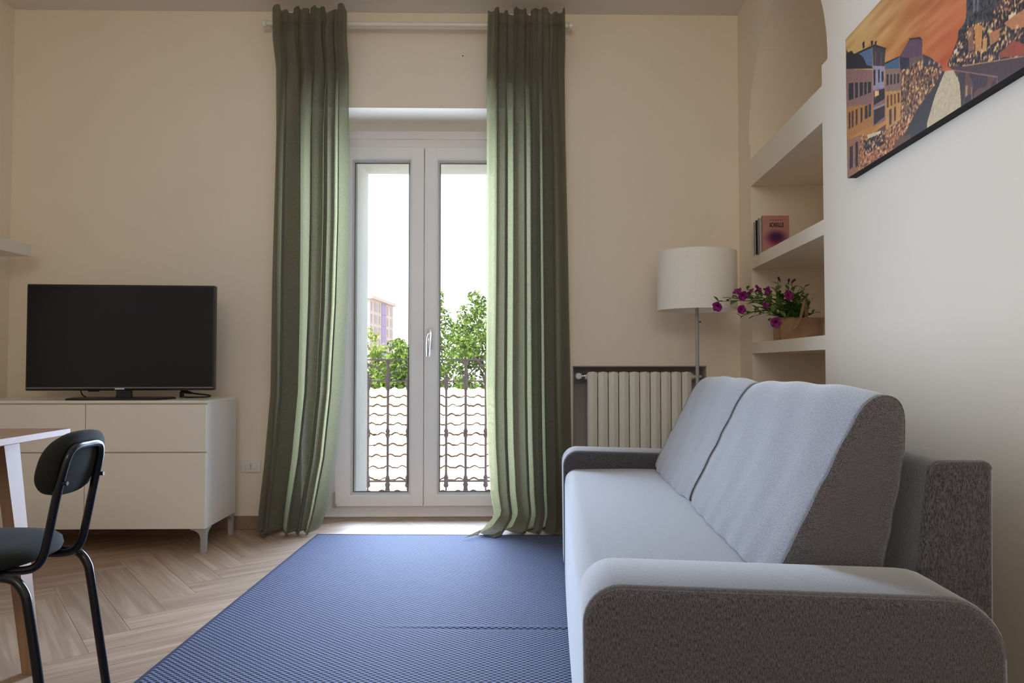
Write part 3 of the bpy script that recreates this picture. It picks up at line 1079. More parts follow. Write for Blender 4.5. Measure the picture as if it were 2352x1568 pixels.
# ---------------------------------------------------------------- rug
RGA = R(-2.2)
rug = thing('woven_rug', 'large flat woven blue grey rug on the herringbone floor', 'rug', (-0.998, 4.110, 0), RGA)
m = MB()
nx, nyy = 40, 60
RWX, RLY = 1.95, 2.95
vs, fs = [], []
def rz_(x, y):
    z = 0.0065
    z += 0.0022 * math.exp(-((y + 1.415) / 0.012) ** 2) * min(1, max(0, (x - 0.55) / 0.4))     # fold mark across the rug
    z -= 0.0016 * math.exp(-((y + 1.435) / 0.010) ** 2) * min(1, max(0, (x - 0.55) / 0.4))
    return z
ys = sorted([-RLY * j / nyy for j in range(nyy + 1)] + [-1.415 + d for d in (-0.04, -0.03, -0.025, -0.02, -0.015, -0.01, -0.005, 0.005, 0.01, 0.02)])
for y in ys:
    for i in range(nx + 1):
        x = 0.012 + (RWX - 0.024) * i / nx
        y_ = -0.012 + (y / RLY) * (RLY - 0.024)
        vs.append((x, y_, rz_(x, y_)))
for j in range(len(ys) - 1):
    for i in range(nx):
        a = j * (nx + 1) + i
        fs.append((a, a + 1, a + nx + 2, a + nx + 1))
m.add(vs, fs)
m.build('pile', M['rug'], rug, fix=False)
m = MB()
m.box(0, RWX, -0.014, 0, 0.0, 0.0075, 0.002)
m.box(0, RWX, -RLY, -RLY + 0.014, 0.0, 0.0075, 0.002)
m.box(0, 0.014, -RLY, 0, 0.0, 0.0075, 0.002)
m.box(RWX - 0.014, RWX, -RLY, 0, 0.0, 0.0075, 0.002)
m.box(0.005, RWX - 0.005, -RLY + 0.005, -0.005, 0.0005, 0.003)
m.build('binding', M['rug_edge'], rug)

# ---------------------------------------------------------------- sofa
SFA = R(-3.9)
sofa = thing('sofa', 'grey melange fabric sofa with rounded arms along the wall', 'sofa', (0.149, 1.328, 0.009), SFA)
SL, AW, AH, SH = 2.27, 0.215, 0.535, 0.452
VD = 0.738
def arm_prof():
    p = [(0.004, 0.03), (VD, 0.03)]
    p += arc(VD - 0.105, AH - 0.105 - 0.012, 0.105, 0, 90, 8)
    p += arc(0.070, AH - 0.070, 0.070, 90, 180, 8)
    return p
ap = arm_prof()
for u0 in (0.0, SL - AW):
    m = rounded_prism(ap, u0, u0 + AW, 0.020, lambda p, u: (p[0], u, p[1]), 4)
    arm = m.build('arm', M['sofa'], sofa, smooth=50)
    m = MB()
    top = [p for p in inset_poly(ap, 0.006)]
    for us in ((u0 + 0.006),):
        pts = [(p[0], us, p[1]) for p in top[2:]]
        m.tube(pts, 0.0014, 6)
    m.build('seam', M['seam'], arm)
# seat
sp = [(0.012, 0.04), (0.70, 0.04), (0.70, SH), (0.55, SH + 0.002), (0.3, SH + 0.004)] + arc(0.062, SH - 0.050, 0.050, 90, 180, 6)
m = MB()
rings = []
for k in range(13):
    t = k / 12
    u = AW + 0.001 + (SL - 2 * AW - 0.002) * t
    bl = 0.010 * math.sin(PI * t) ** 0.5
    rings.append([(p[0] - (bl if p[0] < 0.1 else 0), u, p[1] + (bl * 0.6 if p[1] > 0.3 else 0)) for p in sp])
m.loft(rings)
m.build('seat', M['sofa'], sofa, smooth=50)
# backrest box
bp = [(0.668, 0.04), (0.832, 0.04)] + arc(0.832 - 0.018, 0.735 - 0.018, 0.018, 0, 90, 4) + arc(0.702 + 0.03, 0.735 - 0.03, 0.03, 90, 180, 5) + [(0.670, 0.40)]
m = rounded_prism(bp, AW + 0.002, SL - AW - 0.002, 0.012, lambda p, u: (p[0], u, p[1]), 3)
m.v = [(x + max(0, z - 0.3) * 0.02, y, z) for x, y, z in m.v]
bk = m.build('backrest', M['sofa'], sofa, smooth=50)
m = MB()
m.tube([(p[0] + max(0, p[1] - 0.3) * 0.02, AW + 0.005, p[1]) for p in inset_poly(bp, 0.004)[2:-1]], 0.0013, 6)
m.build('seam', M['seam'], bk)
for u in (0.10, SL - 0.10):
    for v in (0.08, VD - 0.08):
        m = MB()
        m.lathe([(0.022, -0.001), (0.026, 0.032)], (v, u, 0), 12)
        m.build('foot', M['black_plastic'], sofa)

# back cushions: wedge profile in (v, z)
def cushion(label, u0, u1, seed):
    r_ = random.Random(seed)
    o = thing('sofa_cushion', label, 'cushion', (0.149, 1.328, 0.009), SFA, 'back cushions of the sofa')
    zb = SH + 0.014
    ctl = [(0.412, zb + 0.004), (0.456, zb + 0.100), (0.512, zb + 0.210), (0.560, zb + 0.305), (0.595, zb + 0.368), (0.626, zb + 0.398), (0.654, zb + 0.404), (0.678, zb + 0.388), (0.689, zb + 0.340), (0.680, zb + 0.25),
           (0.664, zb + 0.17), (0.648, zb + 0.09), (0.634, zb + 0.03), (0.615, zb + 0.002), (0.54, zb), (0.455, zb)]
    ctl = [Vector((v, z)) for v, z in ctl]
    nC = len(ctl)
    prof = []
    for i in range(nC):
        a, b, c, d = ctl[i - 1], ctl[i], ctl[(i + 1) % nC], ctl[(i + 2) % nC]
        for k in range(5):
            t = k / 5
            p = 0.5 * ((2 * b) + (c - a) * t + (2 * a - 5 * b + 4 * c - d) * t * t + (3 * b - a - 3 * c + d) * t ** 3)
            prof.append(p)
    prof = prof[::-1]           # CCW
    cen = Vector((sum(p.x for p in prof) / len(prof), sum(p.y for p in prof) / len(prof)))
    NS = 44
    ph = [r_.uniform(0, 6.28) for _ in range(6)]
    rings = []
    ust = [u0 + (u1 - u0) * (k / NS) for k in range(NS + 1)]
    for k, u in enumerate(ust):
        t = k / NS
        e_ = min(t, 1 - t) * (u1 - u0)
        puff = 1 - math.exp(-e_ / 0.09)
        ring = []
        for i, p in enumerate(prof):
            d = (p - cen)
            front = max(0, -d.x) / 0.2
            top = max(0, d.y) / 0.2
            fz = min(1.0, max(0.0, (p.y - zb) / 0.05))
            s_ = 1 + 0.055 * puff * (0.4 + 0.6 * min(1, front + 0.5 * top)) - 0.030 * (1 - puff)
            q = cen + d * s_
            # soft creases running up from the seat and near both ends
            cr = 0.0035 * math.sin(46 * u + 9 * p.y + ph[0]) * math.exp(-max(0, p.y - zb) / 0.10) * (1 if d.x < 0 else 0)
            cr += 0.0016 * math.sin(70 * p.y + 24 * u + ph[1]) * math.exp(-e_ / 0.05)
            cr += 0.0022 * puff * math.sin(21 * u - 16 * p.y + ph[2])
            q = q + d.normalized() * cr
            y = max(q.y, zb) if p.y < zb + 0.02 else q.y
            xx = min(q.x, 0.655 + 0.10 * (y - SH)) if y < 0.75 and d.x > 0 else q.x
            ring.append((xx, u, y))
        rings.append(ring)
    # end panels: slightly domed
    def endring(u, k_, du, base):
        cx_ = sum(q[0] for q in base) / len(base)
        cz_ = sum(q[2] for q in base) / len(base)
        return [(cx_ + (q[0] - cx_) * k_, u + du, cz_ + (q[2] - cz_) * k_) for q in base]
    A = [endring(u0, k_, -du, rings[0]) for k_, du in ((0.05, 0.008), (0.4, 0.008), (0.75, 0.0065), (0.93, 0.004), (0.985, 0.0015))]
    B = [endring(u1, k_, du, rings[-1]) for k_, du in ((0.985, 0.0015), (0.93, 0.004), (0.75, 0.0065), (0.4, 0.008), (0.05, 0.008))]
    m = MB()
    m.loft(A + rings + B)
    m.build('cover', M['cushion'], o, smooth=70)
    for base in (rings[0], rings[-1]):
        m = MB()
        m.tube(base, 0.0020, 6, closed=True)
        m.build('piping', M['seam'], o, smooth=60)
    return o
cushion('grey back cushion on the sofa nearest the viewer, its dark side panel showing', 0.262, 1.199, 1)
cushion('grey back cushion at the radiator end of the sofa', 1.219, 2.035, 5)

# ---------------------------------------------------------------- radiator
rad = thing('radiator', 'cream ten section radiator in the recess behind the sofa', 'radiator', (0.512, 4.262, 0.0))
RB, RT = 0.10, 0.895
for k in range(10):
    x0 = 0.0608 * k
    m = MB()
    # section: shallow pointed front panel with scalloped top, rear web
    wsec = 0.0555
    prof = [(0.0, 0.010), (0.008, 0.004), (0.0255, -0.0035), (0.030, -0.0035), (0.0475, 0.004), (0.0555, 0.010), (0.0555, 0.020), (0.0, 0.020)]
    r1 = [(x0 + a, b, RB) for a, b in prof]
    r2 = [(x0 + a, b, RT - 0.010 + (0.008 if 0.02 < a < 0.035 else (0.004 if 0.005 < a < 0.05 else 0.0))) for a, b in prof]
    r3 = [(x0 + 0.02775 + (a - 0.02775) * 0.9, b + 0.006, RT - 0.004 + (0.004 if 0.02 < a < 0.035 else 0)) for a, b in prof]
    m.loft([r1, r2, r3])
    m.box(x0 + 0.022, x0 + 0.033, 0.018, 0.085, RB + 0.01, RT - 0.02)
    m.box(x0 + 0.004, x0 + 0.051, 0.080, 0.088, RB + 0.005, RT - 0.012)
    m.build('section', M['rad'], rad)
for z in (0.15, 0.865):
    m = MB()
    m.tube([(-0.012, 0.05, z), (0.62, 0.05, z)], 0.018, 12)
    m.build('manifold', M['rad'], rad, smooth=40)
m = MB()
m.lathe([(0.014, -0.062), (0.016, -0.050), (0.010, -0.046), (0.010, -0.02), (0.016, -0.018), (0.016, -0.004)], (0.0, 0.05, 0.868), 12, 'x')
m.tube([(-0.034, 0.05, 0.868), (-0.034, 0.12, 0.868), (-0.034, 0.165, 0.868)], 0.008, 10)
m.build('valve_body', M['chrome'], rad, smooth=40)
m = MB()
m.lathe([(0.012, 0.022), (0.0185, 0.018), (0.0195, -0.012), (0.015, -0.020), (0.006, -0.022)], (-0.052, 0.020, 0.868), 18, 'y')
m.build('valve_knob', M['white_plastic'], rad, smooth=40)
m = MB()
m.tube([(0.612, 0.05, 0.865), (0.66, 0.05, 0.865), (0.672, 0.06, 0.865), (0.672, 0.165, 0.865)], 0.008, 10)
m.build('air_vent_pipe', M['white_plastic'], rad, smooth=40)

# ---------------------------------------------------------------- floor lamp
lamp = thing('floor_lamp', 'tall floor lamp with white drum shade in the corner behind the sofa', 'lamp', (1.049, 3.90, 0))
m = MB()
RS, SZ0, SZ1 = 0.206, 1.222, 1.530
m.lathe([(RS, SZ0), (RS, SZ1), (RS - 0.003, SZ1), (RS - 0.003, SZ0), (RS, SZ0)], (0, 0, 0), 64, capends=False)
m.build('shade', M['shade'], lamp, smooth=40)
m = MB()
for k in range(3):
    a = 2 * PI * k / 3 + 0.4
    m.tube([(0.012 * math.cos(a), 0.012 * math.sin(a), SZ1 - 0.05), ((RS - 0.003) * math.cos(a), (RS - 0.003) * math.sin(a), SZ1 - 0.012)], 0.002, 6)
m.lathe([(0.016, SZ1 - 0.055), (0.016, SZ1 - 0.045)], (0, 0, 0), 14)
m.build('shade_carrier', M['metal_grey'], lamp)
m = MB()
m.lathe([(0.0095, 0.02), (0.0095, 1.45)], (0, 0, 0), 16)
m.build('pole', M['metal_grey'], lamp, smooth=40)
MB().lathe([(0.02, 1.40), (0.02, 1.47), (0.012, 1.475)], (0, 0, 0), 16).build('bulb_holder', M['white_plastic'], lamp, smooth=40)
MB().lathe([(0.014, 1.475), (0.028, 1.500), (0.024, 1.522), (0.006, 1.532)], (0, 0, 0), 16).build('bulb', M['white_plastic'], lamp, smooth=60)
MB().lathe([(0.14, 0.0), (0.14, 0.012), (0.13, 0.018), (0.02, 0.022), (0.012, 0.05)], (0, 0, 0), 40).build('base', M['metal_grey'], lamp, smooth=40)
m = MB()
m.tube([(0.012, -0.006, 1.16), (0.012, -0.020, 1.16)], 0.004, 8)
m.build('switch', M['black_plastic'], lamp)

# ---------------------------------------------------------------- books on the middle shelf
def text_mesh(name, s, size, mat, parent, sx=1.0, bold=0.0):
    cu = bpy.data.curves.new(name, 'FONT')
    cu.body = s
    cu.size = size
    cu.align_x = 'CENTER'
    cu.align_y = 'CENTER'
    cu.offset = bold
    cu.extrude = 0.0002
    tmp = bpy.data.objects.new('tmp_text', cu)
    COL.objects.link(tmp)
    bpy.context.view_layer.update()
    dg = bpy.context.evaluated_depsgraph_get()
    me = bpy.data.meshes.new_from_object(tmp.evaluated_get(dg))
    bpy.data.objects.remove(tmp, do_unlink=True)
    me.name = name
    me.materials.clear()
    me.transform(Matrix.Diagonal((sx, 1, 1, 1)))
    return link(name, me, mat, parent)

def grid_print(name, nx, nz, wd, ht, colors, mat, parent, y=0.0, x0=0.0, z0=0.0):
    """flat sheet in the x-z plane facing -y with a printed colour per vertex; colors (nz+1, nx+1, 3) 0..255 sRGB"""
    xs, zs = np.meshgrid(np.linspace(x0, x0 + wd, nx + 1), np.linspace(z0, z0 + ht, nz + 1))
    v = np.stack([xs, np.full_like(xs, y), zs], -1).reshape(-1, 3)
    a = (np.arange(nz)[:, None] * (nx + 1) + np.arange(nx)[None]).reshape(-1)
    f = np.stack([a, a + 1, a + nx + 2, a + nx + 1], -1)
    me = bpy.data.meshes.new(name)
    me.from_pydata(v.tolist(), [], f.tolist())
    c = np.clip(colors.reshape(-1, 3) / 255.0, 0, 1)
    c = np.where(c <= 0.04045, c / 12.92, ((c + 0.055) / 1.055) ** 2.4)
    at = me.color_attributes.new('print', 'FLOAT_COLOR', 'POINT')
    at.data.foreach_set('color', np.concatenate([c, np.ones((len(c), 1))], 1).astype(np.float32).ravel())
    return link(name, me, mat, parent)

BKY, BKZ = 3.825, 1.518
def book(label, x0, th, wd, ht, y, mat, rz=0.0):
    """stands on the shelf with its spine to the room (-x) and its front cover towards -y"""
    o = thing('book', label, 'book', (x0, y, BKZ), rz, 'books on the middle shelf of the niche')
    m = MB()
    m.box(0, wd, 0, 0.0022, 0, ht)
    m.box(0, wd, th - 0.0022, th, 0, ht)
    m.box(0, 0.0022, 0, th, 0, ht)
    m.build('cover', mat, o)
    MB().box(0.0022, wd - 0.003, 0.0022, th - 0.0022, 0.003, ht - 0.003).build('pages', M['pages'], o)
    return o
BW, BH = 0.137, 0.196
m_pink = plain('pink_cover', (0.50, 0.235, 0.20), 0.55, 0.3, var=0.02)
bk1 = book('pink paperback titled SORELLE with dark purple blot, foremost of the books', 1.378, 0.024, BW, BH, BKY, m_pink, R(-1.5))
gx, gz = np.meshgrid(np.linspace(0, 1, 71), np.linspace(0, 1, 101))
base = np.ones((101, 71, 3)) * np.array([188, 134, 124.])
def blot(cx, cz, rx, rzz, col, pw=2.0, k=1.0):
    global base
    d = ((gx - cx) / rx) ** 2 + ((gz - cz) / rzz) ** 2
    a = (k * np.exp(-d ** pw))[..., None]
    base = base * (1 - a) + np.array(col) * a
blot(0.50, 0.37, 0.36, 0.22, (196, 120, 118), 1.0, 0.7)
blot(0.50, 0.35, 0.28, 0.17, (170, 40, 75), 1.2, 0.95)
blot(0.50, 0.43, 0.33, 0.15, (66, 34, 84), 1.3, 0.97)
grid_print('cover_print', 70, 100, BW, BH, base, M['cover'], bk1, y=-0.0004)
t = text_mesh('title', 'SORELLE', 0.031, M['ink'], bk1, 0.62, 0.0007)
t.location = (BW * 0.52, -0.0008, BH * 0.74)
t.rotation_euler = (R(90), 0, 0)
m = MB()
xx = BW * 0.26
for k, wl in enumerate((3, 4, 3, 4, 3, 0, 4, 3, 4, 3, 4, 4, 3)):
    if wl:
        m.box(xx, xx + wl * 0.0011, -0.0010, -0.0006, BH * 0.872, BH * 0.892 - (0.0012 if k % 3 == 1 else 0))
    xx += max(wl, 2) * 0.0011 + 0.0014
m.build('author_line', M['ink_soft'], bk1)
book('grey green paperback standing directly behind the pink book', 1.366, 0.017, 0.130, 0.188, BKY + 0.027, M['book_grey'])
book('thin black book between the grey green and the pale book', 1.358, 0.007, 0.130, 0.180, BKY + 0.046, M['book_black'])
book('pale beige book at the rear of the row against the niche side', 1.352, 0.014, 0.125, 0.172, BKY + 0.055, M['book_white'])
lb = thing('booklet', 'small pale green booklet lying at the shelf edge before the pink book', 'booklet', w2(0.515, 0.03, BKZ), -A_W)
m = MB()
m.box(0.0, 0.075, 0.0, 0.105, 0.0, 0.002)
m.box(0.0, 0.075, 0.0, 0.105, 0.016, 0.018)
m.box(0.073, 0.075, 0.0, 0.105, 0.0, 0.018)
m.build('cover', M['book_green'], lb)
MB().box(0.002, 0.073, 0.002, 0.103, 0.002, 0.016).build('pages', M['book_green'], lb)

# ---------------------------------------------------------------- petunia in a brown paper bag on the lower shelf
PBX, PBY, PBZ = 1.380, 3.60, 1.054
pot = thing('potted_petunia', 'purple petunia trailing from a brown paper bag on the lowest shelf', 'plant', (PBX, PBY, PBZ), R(-4))
BGW, BGD, BGH = 0.205, 0.125, 0.112
m = MB()
def bag_ring(k, z, wob):
    out = []
    for (x, y, nx_, ny_) in [(t / 8, 0, 0, -1) for t in range(9)] + [(1, t / 5, 1, 0) for t in range(1, 6)] + [(1 - t / 8, 1, 0, 1) for t in range(1, 9)] + [(0, 1 - t / 5, -1, 0) for t in range(1, 5)]:
        wv = wob * math.sin(17 * x + 11 * y + z * 90)
        out.append((BGW * (0.5 + (x - 0.5) * k) + nx_ * wv, BGD * (0.5 + (y - 0.5) * k) + ny_ * wv, z))
    return out
m.loft([bag_ring(0.96, 0.0, 0), bag_ring(0.98, 0.004, 0.001), bag_ring(1.0, 0.05, 0.003), bag_ring(1.01, 0.085, 0.0025), bag_ring(1.03, 0.088, 0.002), bag_ring(1.035, BGH - 0.004, 0.003), bag_ring(1.02, BGH, 0.003), bag_ring(0.99, BGH - 0.002, 0.002), bag_ring(0.97, 0.092, 0.002)], cap=False)
m.add([(p[0], p[1], 0.001) for p in bag_ring(0.96, 0.0, 0)], [tuple(range(26))])
m.build('bag', M['paper'], pot, smooth=60)
m = MB()
m.add([(p[0], p[1], 0.094) for p in bag_ring(0.98, 0.094, 0)], [tuple(range(26))])
m.build('soil', M['soil'], pot)
m = MB()                                                     # flat paper handle folded up at the front, a loose end on the bag
def strap(pts, wd):
    P = [Vector(p) for p in pts]
    vs, fs = [], []
    for i, p in enumerate(P):
        t = (P[min(i + 1, len(P) - 1)] - P[max(i - 1, 0)]).normalized()
        sdv = t.cross(Vector((0, -1, 0))).normalized() * wd / 2
        for off in (0, -0.0012):
            vs += [tuple(p + sdv + Vector((0, off, 0))), tuple(p - sdv + Vector((0, off, 0)))]
    for i in range(len(P) - 1):
        a = 4 * i
        fs += [(a, a + 1, a + 5, a + 4), (a + 2, a + 6, a + 7, a + 3), (a, a + 4, a + 6, a + 2), (a + 1, a + 3, a + 7, a + 5)]
    m.add(vs, fs)
strap(smooth_path([(0.055, -0.007, 0.050), (0.085, -0.008, 0.090), (0.098, -0.010, 0.135), (0.108, -0.006, 0.172), (0.118, 0.006, 0.188), (0.128, 0.02, 0.176), (0.132, 0.03, 0.12)], 4), 0.014)
m.build('handle', M['paper'], pot)

def pw_(p):   # world -> pot frame
    a = R(4)
    x, y = p[0] - PBX, p[1] - PBY
    return Vector((x * math.cos(a) - y * math.sin(a), x * math.sin(a) + y * math.cos(a), p[2] - PBZ))

# one ovate leaf, folded along its midrib, base at the origin, pointing +x
lv, lf = [], []
prof = [(0.0, 0.0012), (0.006, 0.006), (0.014, 0.0100), (0.024, 0.0095), (0.033, 0.0055), (0.040, 0.0004)]
for i, (x, hw) in enumerate(prof):
    zc = -0.10 * (x / 0.04) ** 2 * 0.04
    lv += [(x, -hw, zc + hw * 0.35), (x, 0, zc), (x, hw, zc + hw * 0.35)]
for i in range(len(prof) - 1):
    a = 3 * i
    lf += [(a, a + 1, a + 4, a + 3), (a + 1, a + 2, a + 5, a + 4)]
leaf_me = bpy.data.meshes.new('leaf')
leaf_me.from_pydata(lv, [], lf)
leaf_me.polygons.foreach_set('use_smooth', [True] * len(leaf_me.polygons))
leaf_me.materials.append(M['pleaf'])
pr = random.Random(21)
leaf_count = [0]
def add_leaf(p, d, s, roll=0.0):
    d = Vector(d).normalized()
    o = bpy.data.objects.new('leaf', leaf_me)
    COL.objects.link(o)
    o.parent = pot
    q = d.to_track_quat('X', 'Z')
    o.rotation_mode = 'QUATERNION'
    o.rotation_quaternion = q @ Euler((roll, 0, 0)).to_quaternion()
    o.location = p
    o.scale = (s, s, s)
    leaf_count[0] += 1

stem_ends = [(1.050, 3.52, 1.238), (1.099, 3.52, 1.255), (1.149, 3.54, 1.275), (1.170, 3.52, 1.178), (1.203, 3.56, 1.300), (1.246, 3.58, 1.250),
             (1.300, 3.60, 1.300), (1.354, 3.60, 1.298), (1.385, 3.64, 1.348), (1.444, 3.62, 1.338), (1.483, 3.64, 1.297), (1.538, 3.62, 1.250),
             (1.548, 3.60, 1.190), (1.234, 3.54, 1.172), (1.150, 3.50, 1.165), (1.310, 3.56, 1.148), (1.493, 3.60, 1.250), (1.418, 3.58, 1.250), (1.34, 3.62, 1.22), (1.46, 3.66, 1.29), (1.50, 3.60, 1.315), (1.42, 3.60, 1.30), (1.53, 3.64, 1.275)]
for k, ept in enumerate(stem_ends):
    b0 = pw_((1.40 + 0.13 * pr.random(), 3.635 + 0.05 * pr.random(), 1.145))
    ep = pw_(ept)
    L_ = (ep - b0).length
    mid = b0.lerp(ep, 0.5) + Vector((pr.uniform(-0.01, 0.01), pr.uniform(-0.015, 0.015), 0.10 * L_ + (0.012 if ept[0] < 1.3 else 0)))
    path = smooth_path([b0, b0 + Vector((0, 0, 0.02)) + (mid - b0) * 0.25, mid, ep], 8)
    m = MB()
    m.tube(path, [0.0026 - 0.0012 * i / (len(path) - 1) for i in range(len(path))], 6)
    m.build('stem', M['stem'], pot, smooth=60)
    nl = max(8, int(L_ / (0.0135 if ept[0] > 1.37 else 0.0205)))
    for q in range(nl):
        t = 0.18 + 0.82 * q / (nl - 1)
        i0 = min(len(path) - 2, int(t * (len(path) - 1)))
        p = path[i0].lerp(path[i0 + 1], t * (len(path) - 1) - i0)
        tang = (path[min(i0 + 2, len(path) - 1)] - path[i0]).normalized()
        ang = q * 2.4 + pr.uniform(-0.4, 0.4)
        side = tang.cross(Vector((0, 0, 1)))
        if side.length < 0.1: side = Vector((1, 0, 0))
        side.normalize()
        upv = side.cross(tang).normalized()
        d = (side * math.cos(ang) + upv * (0.35 + 0.5 * math.sin(ang)) + tang * 0.5)
        if t < 0.35 and p.z < 0.105: continue
        s = pr.uniform(0.95, 1.45) * (1.0 if t < 0.85 else 0.65)
        if (p + d.normalized() * 0.04 * s).x > 0.305 * 1.0: s *= 0.5
        if leaf_count[0] < 296: add_leaf(p, d, s, pr.uniform(-0.4, 0.4))

# petunia flower: short throat opening to a ruffled five-lobed disc, facing +x
def flower_mesh(seed):
    r_ = random.Random(seed)
    fv, ff = [], []
    nk = 30
    for rr, h in ((0.0016, -0.026), (0.0022, -0.016), (0.0038, -0.006), (0.0080, -0.001), (0.0150, 0.002), (0.0225, 0.0015)):
        for k in range(nk):
            a = 2 * PI * k / nk
            lob = 1 + (0.06 * math.cos(5 * a) if rr > 0.01 else 0) - (0.03 * abs(math.sin(5 * a / 2 + 0.2)) if rr > 0.02 else 0)
            ruf = (0.0022 * math.sin(10 * a + seed) if rr > 0.02 else 0) + (0.0015 * math.cos(5 * a) if rr > 0.01 else 0)
            fv.append((h + ruf, rr * lob * math.cos(a), rr * lob * math.sin(a)))
    for i in range(5):
        for k in range(nk):
            ff.append((i * nk + k, i * nk + (k + 1) % nk, (i + 1) * nk + (k + 1) % nk, (i + 1) * nk + k))
    me = bpy.data.meshes.new('flower')
    me.from_pydata(fv, [], ff)
    me.polygons.foreach_set('use_smooth', [True] * len(me.polygons))
    me.materials.append(M['petal'])
    return me
fms = [flower_mesh(k) for k in range(3)]
flowers = [((1.042, 3.51, 1.212), (-0.5, -0.6, -0.25), 1.25), ((1.135, 3.50, 1.285), (-0.5, -0.45, 0.75), 1.15), ((1.158, 3.49, 1.262), (0.1, -0.8, -0.3), 1.2),
           ((1.148, 3.48, 1.196), (0.2, -0.9, -0.1), 1.1), ((1.250, 3.54, 1.303), (0.45, -0.5, 0.55), 1.05), ((1.222, 3.56, 1.293), (-0.6, -0.3, 0.6), 0.8), ((1.303, 3.56, 1.293), (-0.9, -0.35, 0.1), 1.1),
           ((1.398, 3.54, 1.270), (0.2, -0.9, 0.2), 1.2), ((1.281, 3.53, 1.222), (0.3, -0.85, 0.3), 0.85), ((1.330, 3.53, 1.138), (-0.15, -0.95, -0.1), 1.3)]
for k, (p, d, s) in enumerate(flowers):
    o = bpy.data.objects.new('flower', fms[k % 3])
    COL.objects.link(o)
    o.parent = pot
    o.rotation_mode = 'QUATERNION'
    o.rotation_quaternion = Vector(d).normalized().to_track_quat('X', 'Z')
    o.location = pw_(p)
    o.scale = (s * 0.9, s * 0.9, s * 0.9)
for p, d in (((1.384, 3.62, 1.352), (-0.4, -0.2, 0.9)), ((1.446, 3.61, 1.342), (0.5, -0.2, 0.7)), ((1.425, 3.61, 1.340), (0.1, -0.2, 1.0))):
    m = MB()
    dv = Vector(d).normalized()
    b0 = pw_(p)
    m.tube([b0 - dv * 0.012, b0 - dv * 0.004, b0 + dv * 0.006, b0 + dv * 0.013, b0 + dv * 0.018], [0.0016, 0.0022, 0.0042, 0.0062, 0.003], 8)
    m.build('bud', M['bud'], pot, smooth=60)

# ---------------------------------------------------------------- picture: canal at dusk printed on canvas
PS, PZ0, PWD, PHT, PTH = 1.668, 1.603, 1.10, 0.503, 0.032
pcx, pcy, pcz = w2(PS, 0, PZ0)
# local frame: x runs along the wall towards the camera, y points into the wall
pic = thing('wall_picture', 'canvas print of a canal town at orange sunset on the white wall', 'picture', (pcx, pcy, pcz), -PI / 2 - A_W)
MB().box(0, PWD, -PTH + 0.0008, 0, 0, PHT).build('canvas', M['canvas_edge'], pic)

